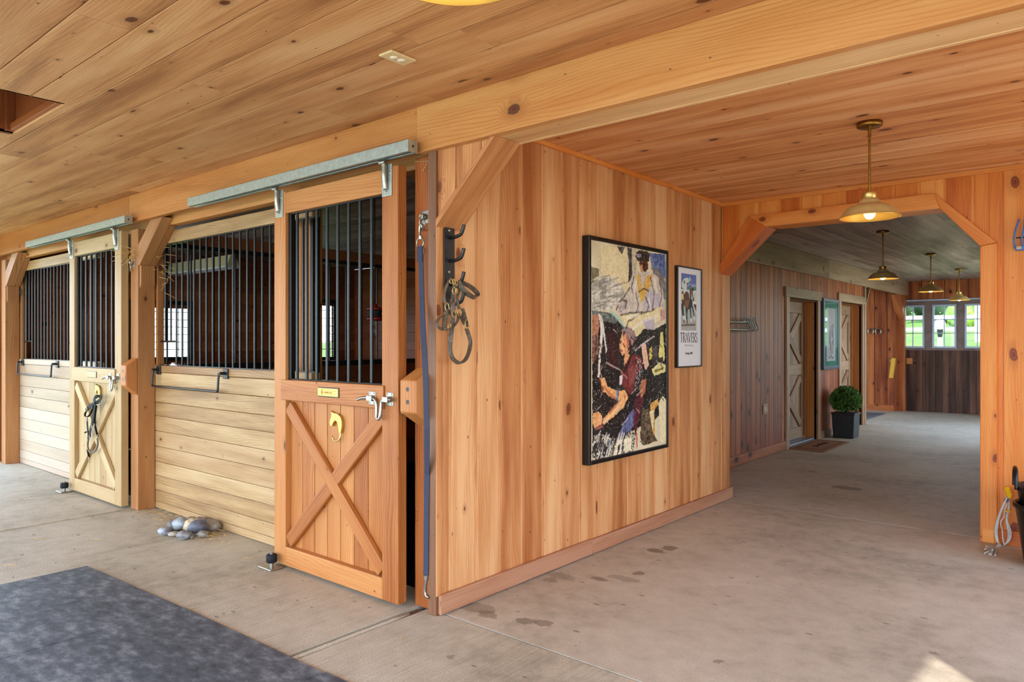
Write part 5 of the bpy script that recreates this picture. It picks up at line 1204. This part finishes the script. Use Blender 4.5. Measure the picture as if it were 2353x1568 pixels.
# ------------------------------------------------------------------ straw (uncountable)
def straw(name, c_, n_, spread, flat, label, seed, L=(.04, .12)):
    rs = random.Random(seed); p = MB()
    for i in range(n_):
        a = V(c_)+V((rs.gauss(0, spread[0]), rs.gauss(0, spread[1]), abs(rs.gauss(0, spread[2])) if flat else rs.gauss(0, spread[2])))
        if flat: a.z = max(a.z, c_[2])
        d = V((rs.uniform(-1, 1), rs.uniform(-1, 1), rs.uniform(-.08, .1) if flat else rs.uniform(-1.2, .5))).normalized()*rs.uniform(*L)
        e = a+d
        if flat: e.z = max(e.z, c_[2]+.001)
        p.tube([a, (a+e)/2+V((rs.uniform(-.006, .006), rs.uniform(-.006, .006), 0)), e], .0014, 4)
    return tag(p.build(name, M_STRAW), label, 'straw', kind='stuff')
straw('straw', (-5.12, 2.53, .003), 60, (.13, .07, .012), True, 'loose straw scattered between and beside the river stones', 1, (.03, .08))
straw('straw', (-6.25, 2.53, 2.14), 34, (.03, .015, .03), False, 'straw tuft stuck on the middle post above the tie ring', 2, (.04, .14))
straw('straw', (-5.95, 2.69, 2.0), 26, (.05, .015, .1), False, 'straw wisps caught under the knee brace by the bars', 3, (.04, .14))
straw('straw', (-5.9, 2.62, .003), 50, (.3, .05, .004), True, 'loose straw along the foot of the tan stall planks', 4, (.02, .07))
straw('straw', (-4.9, 1.9, .002), 16, (1.1, .5, .001), True, 'few stray straws on the concrete floor', 5, (.03, .09))
q0 = [onY(953, 371, 2.595), onY(985, 371, 2.59), onY(970, 395, 2.585)]
p = MB(); p.tube(q0, .002, 5); tag(p.build('straw_stalk', M_STRAW), 'single bent straw stalk across the top of the corner post', 'straw')

# ------------------------------------------------------------------ right edge: fork, buckets, cords
r = thing('manure_fork', (-.45, 5.97, 2.1), 'blue plastic fork head hung on the amber boards at the picture edge', 'fork')
for i in range(8):
    x = -.525+i*.032; p = MB(); zt = 2.2+min(i, 3)*.022
    x0_ = x-.0 if i else x-.012
    p.tube(smooth([(x0_, 5.955, 2.035), (x0_-.004, 5.95, 2.1), (x0_+.008, 5.955, 2.17), (x+.012, 5.97, zt+.03)], 4), .0055, 6, scale=None); p.build('tine', M_BLUEP, r)
p = MB(); p.box(-.535, -.27, 5.945, 5.975, 2.018, 2.046); p.build('head_bar', M_BLUEP, r, .004)
p = MB(); p.box(-.53, -.27, 5.95, 5.96, 2.1, 2.108); p.build('tie_bar', M_RUBBER, r)
p = MB(); p.cyl((-.4, 5.972, 2.03), (-.4, 5.972, .9), .014, 10); p.build('handle', W_STAL, r)
p = MB(); p.box(-.525, -.498, 5.935, 5.948, 2.024, 2.044); p.build('tag', W_FDOR, r)
def bucket(name, cx, cy, z0, h, r0, r1, label, grp, handles):
    r = thing(name, (cx, cy, z0), label, 'bucket', grp)
    p = MB(); p.lathe([(1e-3, .004), (r0-.01, .004), (r0, .012), (r1, h-.03), (r1+.012, h-.028), (r1+.014, h-.005), (r1+.006, h), (r1-.004, h-.003), (r1-.008, h-.03), (r0-.004, .016), (1e-3, .014)], (cx, cy, z0), 48); p.build('tub', M_BUCKET, r)
    for a in handles:
        ca, sa = math.cos(a), math.sin(a); R_ = r1+.008; p = MB()
        pts = [(-.085, h-.02), (-.082, h+.05), (-.055, h+.095), (0, h+.105), (.055, h+.095), (.082, h+.05), (.085, h-.02)]
        p.tube(smooth([(cx+ca*R_-sa*t_, cy+sa*R_+ca*t_, z0+z) for t_, z in pts], 5), .011, 8); p.build('handle', M_BUCKET, r)
    return r
bucket('muck_bucket', -.27, 5.62, .0, .38, .19, .235, 'lower black plastic tub standing on the floor by the amber boards', 'stacked black tubs', ())
bucket('muck_bucket', -.27, 5.62, .21, .28, .185, .225, 'upper black plastic tub with loop handles, nested in the lower tub', 'stacked black tubs', (PI*1.05, 0))
r = thing('rope_bundle', (-.58, 5.9, .2), 'bundle of grey cords with yellow wrapped top hanging beside the black tubs', 'rope')
K = lambda zx, zy, y=5.93: onY(2200+zx/5.229, 1050+zy/5.229, y)
p = MB()
for dx in (0, 9, 18): p.tube(smooth([K(600+dx*.4, 480), K(555+dx, 560), K(490+dx, 720), K(450+dx*1.6, 880), K(470+dx, 1000), K(505, 1062)], 6), .0032, 6)
for dx in (0, 12, 24): p.tube(smooth([K(625, 480), K(610+dx*.4, 620), K(585+dx*.5, 760), K(610+dx*1.4, 900), K(600+dx, 1010), K(545, 1075)], 6), .0032, 6)
p.tube(smooth([K(600, 560), K(570, 640), K(560, 720), K(520, 790), K(540, 890), K(545, 980), K(565, 1060)], 6), .004, 6); p.build('cord', M_ROPE, r)
p = MB(); p.tube(smooth([K(588, 365), K(605, 420), K(628, 470), K(618, 490)], 6), .012, 10, scale=None); 
for i in range(9): p.ring(K(588, 365)+(K(626, 470)-K(588, 365))*(i+.5)/9, .013, .004, K(626, 470)-K(588, 365), 14, 6)
p.ring(K(606, 655), .016, .004, (0, 0, 1), 14, 6); p.build('whipping', M_YELL, r)['label'] = 'yellow wrapped grip'
p = MB(); p.tube(smooth([K(505, 1060), K(490, 1085, 5.9), K(470, 1110, 5.87)], 4), .014, 8)
rs = random.Random(4); kn = K(470, 1105, 5.87)
for (a, b) in ((345, 1080), (330, 1110), (360, 1150), (330, 1160), (400, 1180), (455, 1185), (380, 1170), (420, 1120)):
    e = onZ(2200+a/5.229, 1050+b/5.229, .006 if b > 1130 else .02); m_ = (kn+e)/2; m_.z += .01
    p.tube(smooth([kn, m_, e], 4), .0042, 6)
p.build('frayed_end', M_ROPE, r)
p = MB(); a = K(585, 525, 5.96); p.cyl((a.x, 6.0, a.z), (a.x, 5.93, a.z), .012, 8); p.build('peg', M_BLACKM, r)

# ------------------------------------------------------------------ outdoors
g = MB()
prof = [(16.55, -.06), (19, .3), (24, 1.0), (32, 1.62), (48, 3.0), (80, 5.2)]
for i in range(len(prof)-1):
    (a, za), (b, zb_) = prof[i], prof[i+1]; o = len(g.v)
    g.v.extend([(-40, a, za), (20, a, za), (20, b, zb_), (-40, b, zb_)]); g.face([o, o+1, o+2, o+3], [(0, 0)]*4, (.5, .5), 0)
o = len(g.v); g.v.extend([(-60, -30, -.14), (40, -30, -.14), (40, 16.55, -.14), (-60, 16.55, -.14)]); g.face([o, o+1, o+2, o+3], [(0, 0)]*4, (.5, .5), 0)
struct(g, 'ground_outside', M_GRASS)
g = MB(); g.box(1.9, 9, -9, 6.5, -.2, -.1); g.box(-14.5, 1.9, -9, -2.4, -.2, -.1); g.box(-9, -5.21, 12, 17, -.2, -.1); g.box(-14.5, -10.61, 2.8, 9, -.2, -.1); g.box(-.4, 9, 6.5, 16.5, -.2, -.1)
struct(g, 'bounce_apron', plain('pale bounce gravel', (214, 208, 196), .95, 0, .2, .06, 30))  # unseen pale ground added to bounce sunlight up onto the ceiling
def lawn(y):
    for (a, za), (b, zb_) in zip(prof, prof[1:]):
        if y <= b: return za+(zb_-za)*(y-a)/(b-a)
    return 5.2
r = thing('paddock_fence', (-5, 29, lawn(29)), 'white rail fence on the lawn beyond the corridor windows', 'fence')
for z in (.38, .8):
    p = MB(); p.box(-16, 4, 28.97, 29.03, lawn(29)+z, lawn(29)+z+.13, g='x'); p.build('rail', M_WHITE, r)
for i in range(9):
    p = MB(); x = -15.4+i*2.35; p.box(x-.08, x+.08, 28.9, 29.1, lawn(29)-.1, lawn(29)+1.25, g='z'); p.build('fence_post', M_WHITE, r)
q = onY(2160, 752, 24.); r = thing('mailbox', (q.x, 24, lawn(24)), 'white rounded box on a post on the lawn outside the middle window', 'mailbox')
p = MB(); p.ball((q.x, 24, q.z+.08), .16, 16, 0, (.9, 1.2, 1.1)); p.build('box', M_WHITE, r); p = MB(); p.lathe([(.05, -.32), (.07, -.2), (.09, -.02)], (q.x, 24, q.z), 12); p.build('neck', M_RUBBER, r); p = MB(); p.box(q.x-.06, q.x+.06, 23.94, 24.06, lawn(24)-.05, q.z-.3, g='z'); p.build('post', M_WHITE, r)
def bush(cx, cy, R_, mat, name, label, n_, seed):
    rs = random.Random(seed); p = MB(); z0 = lawn(cy)-.1; c_ = V((cx, cy, z0+R_*.85))
    p.ball(c_, R_*.8, 14, 0, (1, 1, 1.05))
    for i in range(n_):
        d = V((rs.gauss(0, 1), rs.gauss(0, 1), rs.gauss(0, 1))).normalized(); a = c_+d*R_*rs.uniform(.75, 1.12)
        u_ = V((rs.gauss(0, 1), rs.gauss(0, 1), rs.gauss(0, 1))).normalized(); v_ = u_.cross(d).normalized(); s_ = rs.uniform(.08, .16)*R_*.6; o = len(p.v)
        p.v.extend([tuple(a-u_*s_), tuple(a+v_*s_*.6), tuple(a+u_*s_), tuple(a-v_*s_*.6)]); p.face([o, o+1, o+2, o+3], [(0, 0)]*4, (.5, .5), 0)
    rt = tag(p.build(name, mat), label, 'bush', 'shrubs beyond the fence')
bl = ['dark hedge bush behind the fence at the window nearest the alcove', 'dark hedge bush above the fence in the window nearest the alcove', 'dark hedge bush between the first two windows', 'dark hedge bush behind the white box in the middle window', 'dark hedge bush at the far side of the middle window', 'dark hedge bush between the last two windows', 'dark hedge bush in the last window by the arch post', 'dark hedge bush mostly hidden by the arch post', 'dark hedge bush out past the last window']
for i in range(9): bush(-13.2+(i//2)*2.3+(i % 2)*1.15, 40+(i % 2)*2.4, 1.0, M_TREEA, 'hedge_bush', bl[i], 320, 30+i)
bush(-5.1, 36, .8, M_TREEB, 'bright_shrub', 'bright yellow green shrub in the last window by the arch post', 220, 51); bush(-8.0, 37, .6, M_TREEB, 'bright_shrub', 'bright yellow green shrub low in the middle window', 180, 52)

# ------------------------------------------------------------------ light
wd = bpy.data.worlds.new('sky'); S.world = wd; wd.use_nodes = True; nt = wd.node_tree; nt.nodes.clear()
out = nt.nodes.new('ShaderNodeOutputWorld'); bg = nt.nodes.new('ShaderNodeBackground'); nt.links.new(bg.outputs[0], out.inputs[0])
tc = nt.nodes.new('ShaderNodeTexCoord'); sx = nt.nodes.new('ShaderNodeSeparateXYZ'); rp = nt.nodes.new('ShaderNodeValToRGB')
nt.links.new(tc.outputs['Generated'], sx.inputs[0]); nt.links.new(sx.outputs[2], rp.inputs[0]); nt.links.new(rp.outputs[0], bg.inputs[0])
rp.color_ramp.elements[0].position = 0.; rp.color_ramp.elements[0].color = (.8, .91, 1, 1); rp.color_ramp.elements[1].position = .7; rp.color_ramp.elements[1].color = (.42, .66, 1, 1)
bg.inputs[1].default_value = 6.6
sun = bpy.data.lights.new('sun', 'SUN'); sun.energy = 5.5; sun.angle = math.radians(.6); sun.color = (1, .94, .84)
so = bpy.data.objects.new('sun', sun); COL.objects.link(so)
so.rotation_euler = V((-.579, .579, -.574)).to_track_quat('-Z', 'Y').to_euler()
def portal(loc, rot, sx_, sy_):
    l = bpy.data.lights.new('sky_portal', 'AREA'); l.shape = 'RECTANGLE'; l.size = sx_; l.size_y = sy_; l.cycles.is_portal = True
    o = bpy.data.objects.new('sky_portal', l); COL.objects.link(o); o.location = loc; o.rotation_euler = rot
portal((-10.1, .365, 1.2), (0, -PI/2, 0), 2.4, 4.13)           # left end doorway, facing +x
portal((1.8, -.13, 1.15), (0, PI/2, 0), 2.3, 2.95); portal((1.8, 4.35, 1.2), (0, PI/2, 0), 1.9, 2.3)             # right doorway, facing -x
portal((-4.15, -2.25, 1.25), (-PI/2, 0, PI), 10.9, 2.5)          # unseen rear opening, widened to let in more sky light, facing +y
portal((-.45, 13.2, 1.18), (0, PI/2, 0), 2.35, 3.2)
portal((-4.9, 14.45, 1.22), (0, -PI/2, 0), 2.45, 2.9)         # alcove doorway
portal((-2.06, 16.4, 1.7), (-PI/2, 0, 0), 2.6, .85)           # corridor end windows, facing -y

# ------------------------------------------------------------------ camera and view
cam = bpy.data.cameras.new('camera'); cam.sensor_width = 36; cam.lens = FL/2353*36; cam.clip_start = .05; cam.clip_end = 300
cam.shift_y = 1/2353
co = bpy.data.objects.new('camera', cam); COL.objects.link(co); co.location = (0, 0, EYE); co.rotation_euler = (PI/2, 0, YAW)
S.camera = co
vs = S.view_settings; vs.view_transform = 'Standard'; vs.look = 'None'; vs.gamma = 1; vs.use_curve_mapping = False; vs.exposure = .32
cy = S.cycles; cy.max_bounces = 10; cy.diffuse_bounces = 6; cy.glossy_bounces = 3; cy.transmission_bounces = 4; cy.transparent_max_bounces = 8
cy.caustics_reflective = False; cy.caustics_refractive = False; cy.sample_clamp_indirect = 6; cy.use_denoising = True
cy.use_adaptive_sampling = True; cy.adaptive_threshold = .035
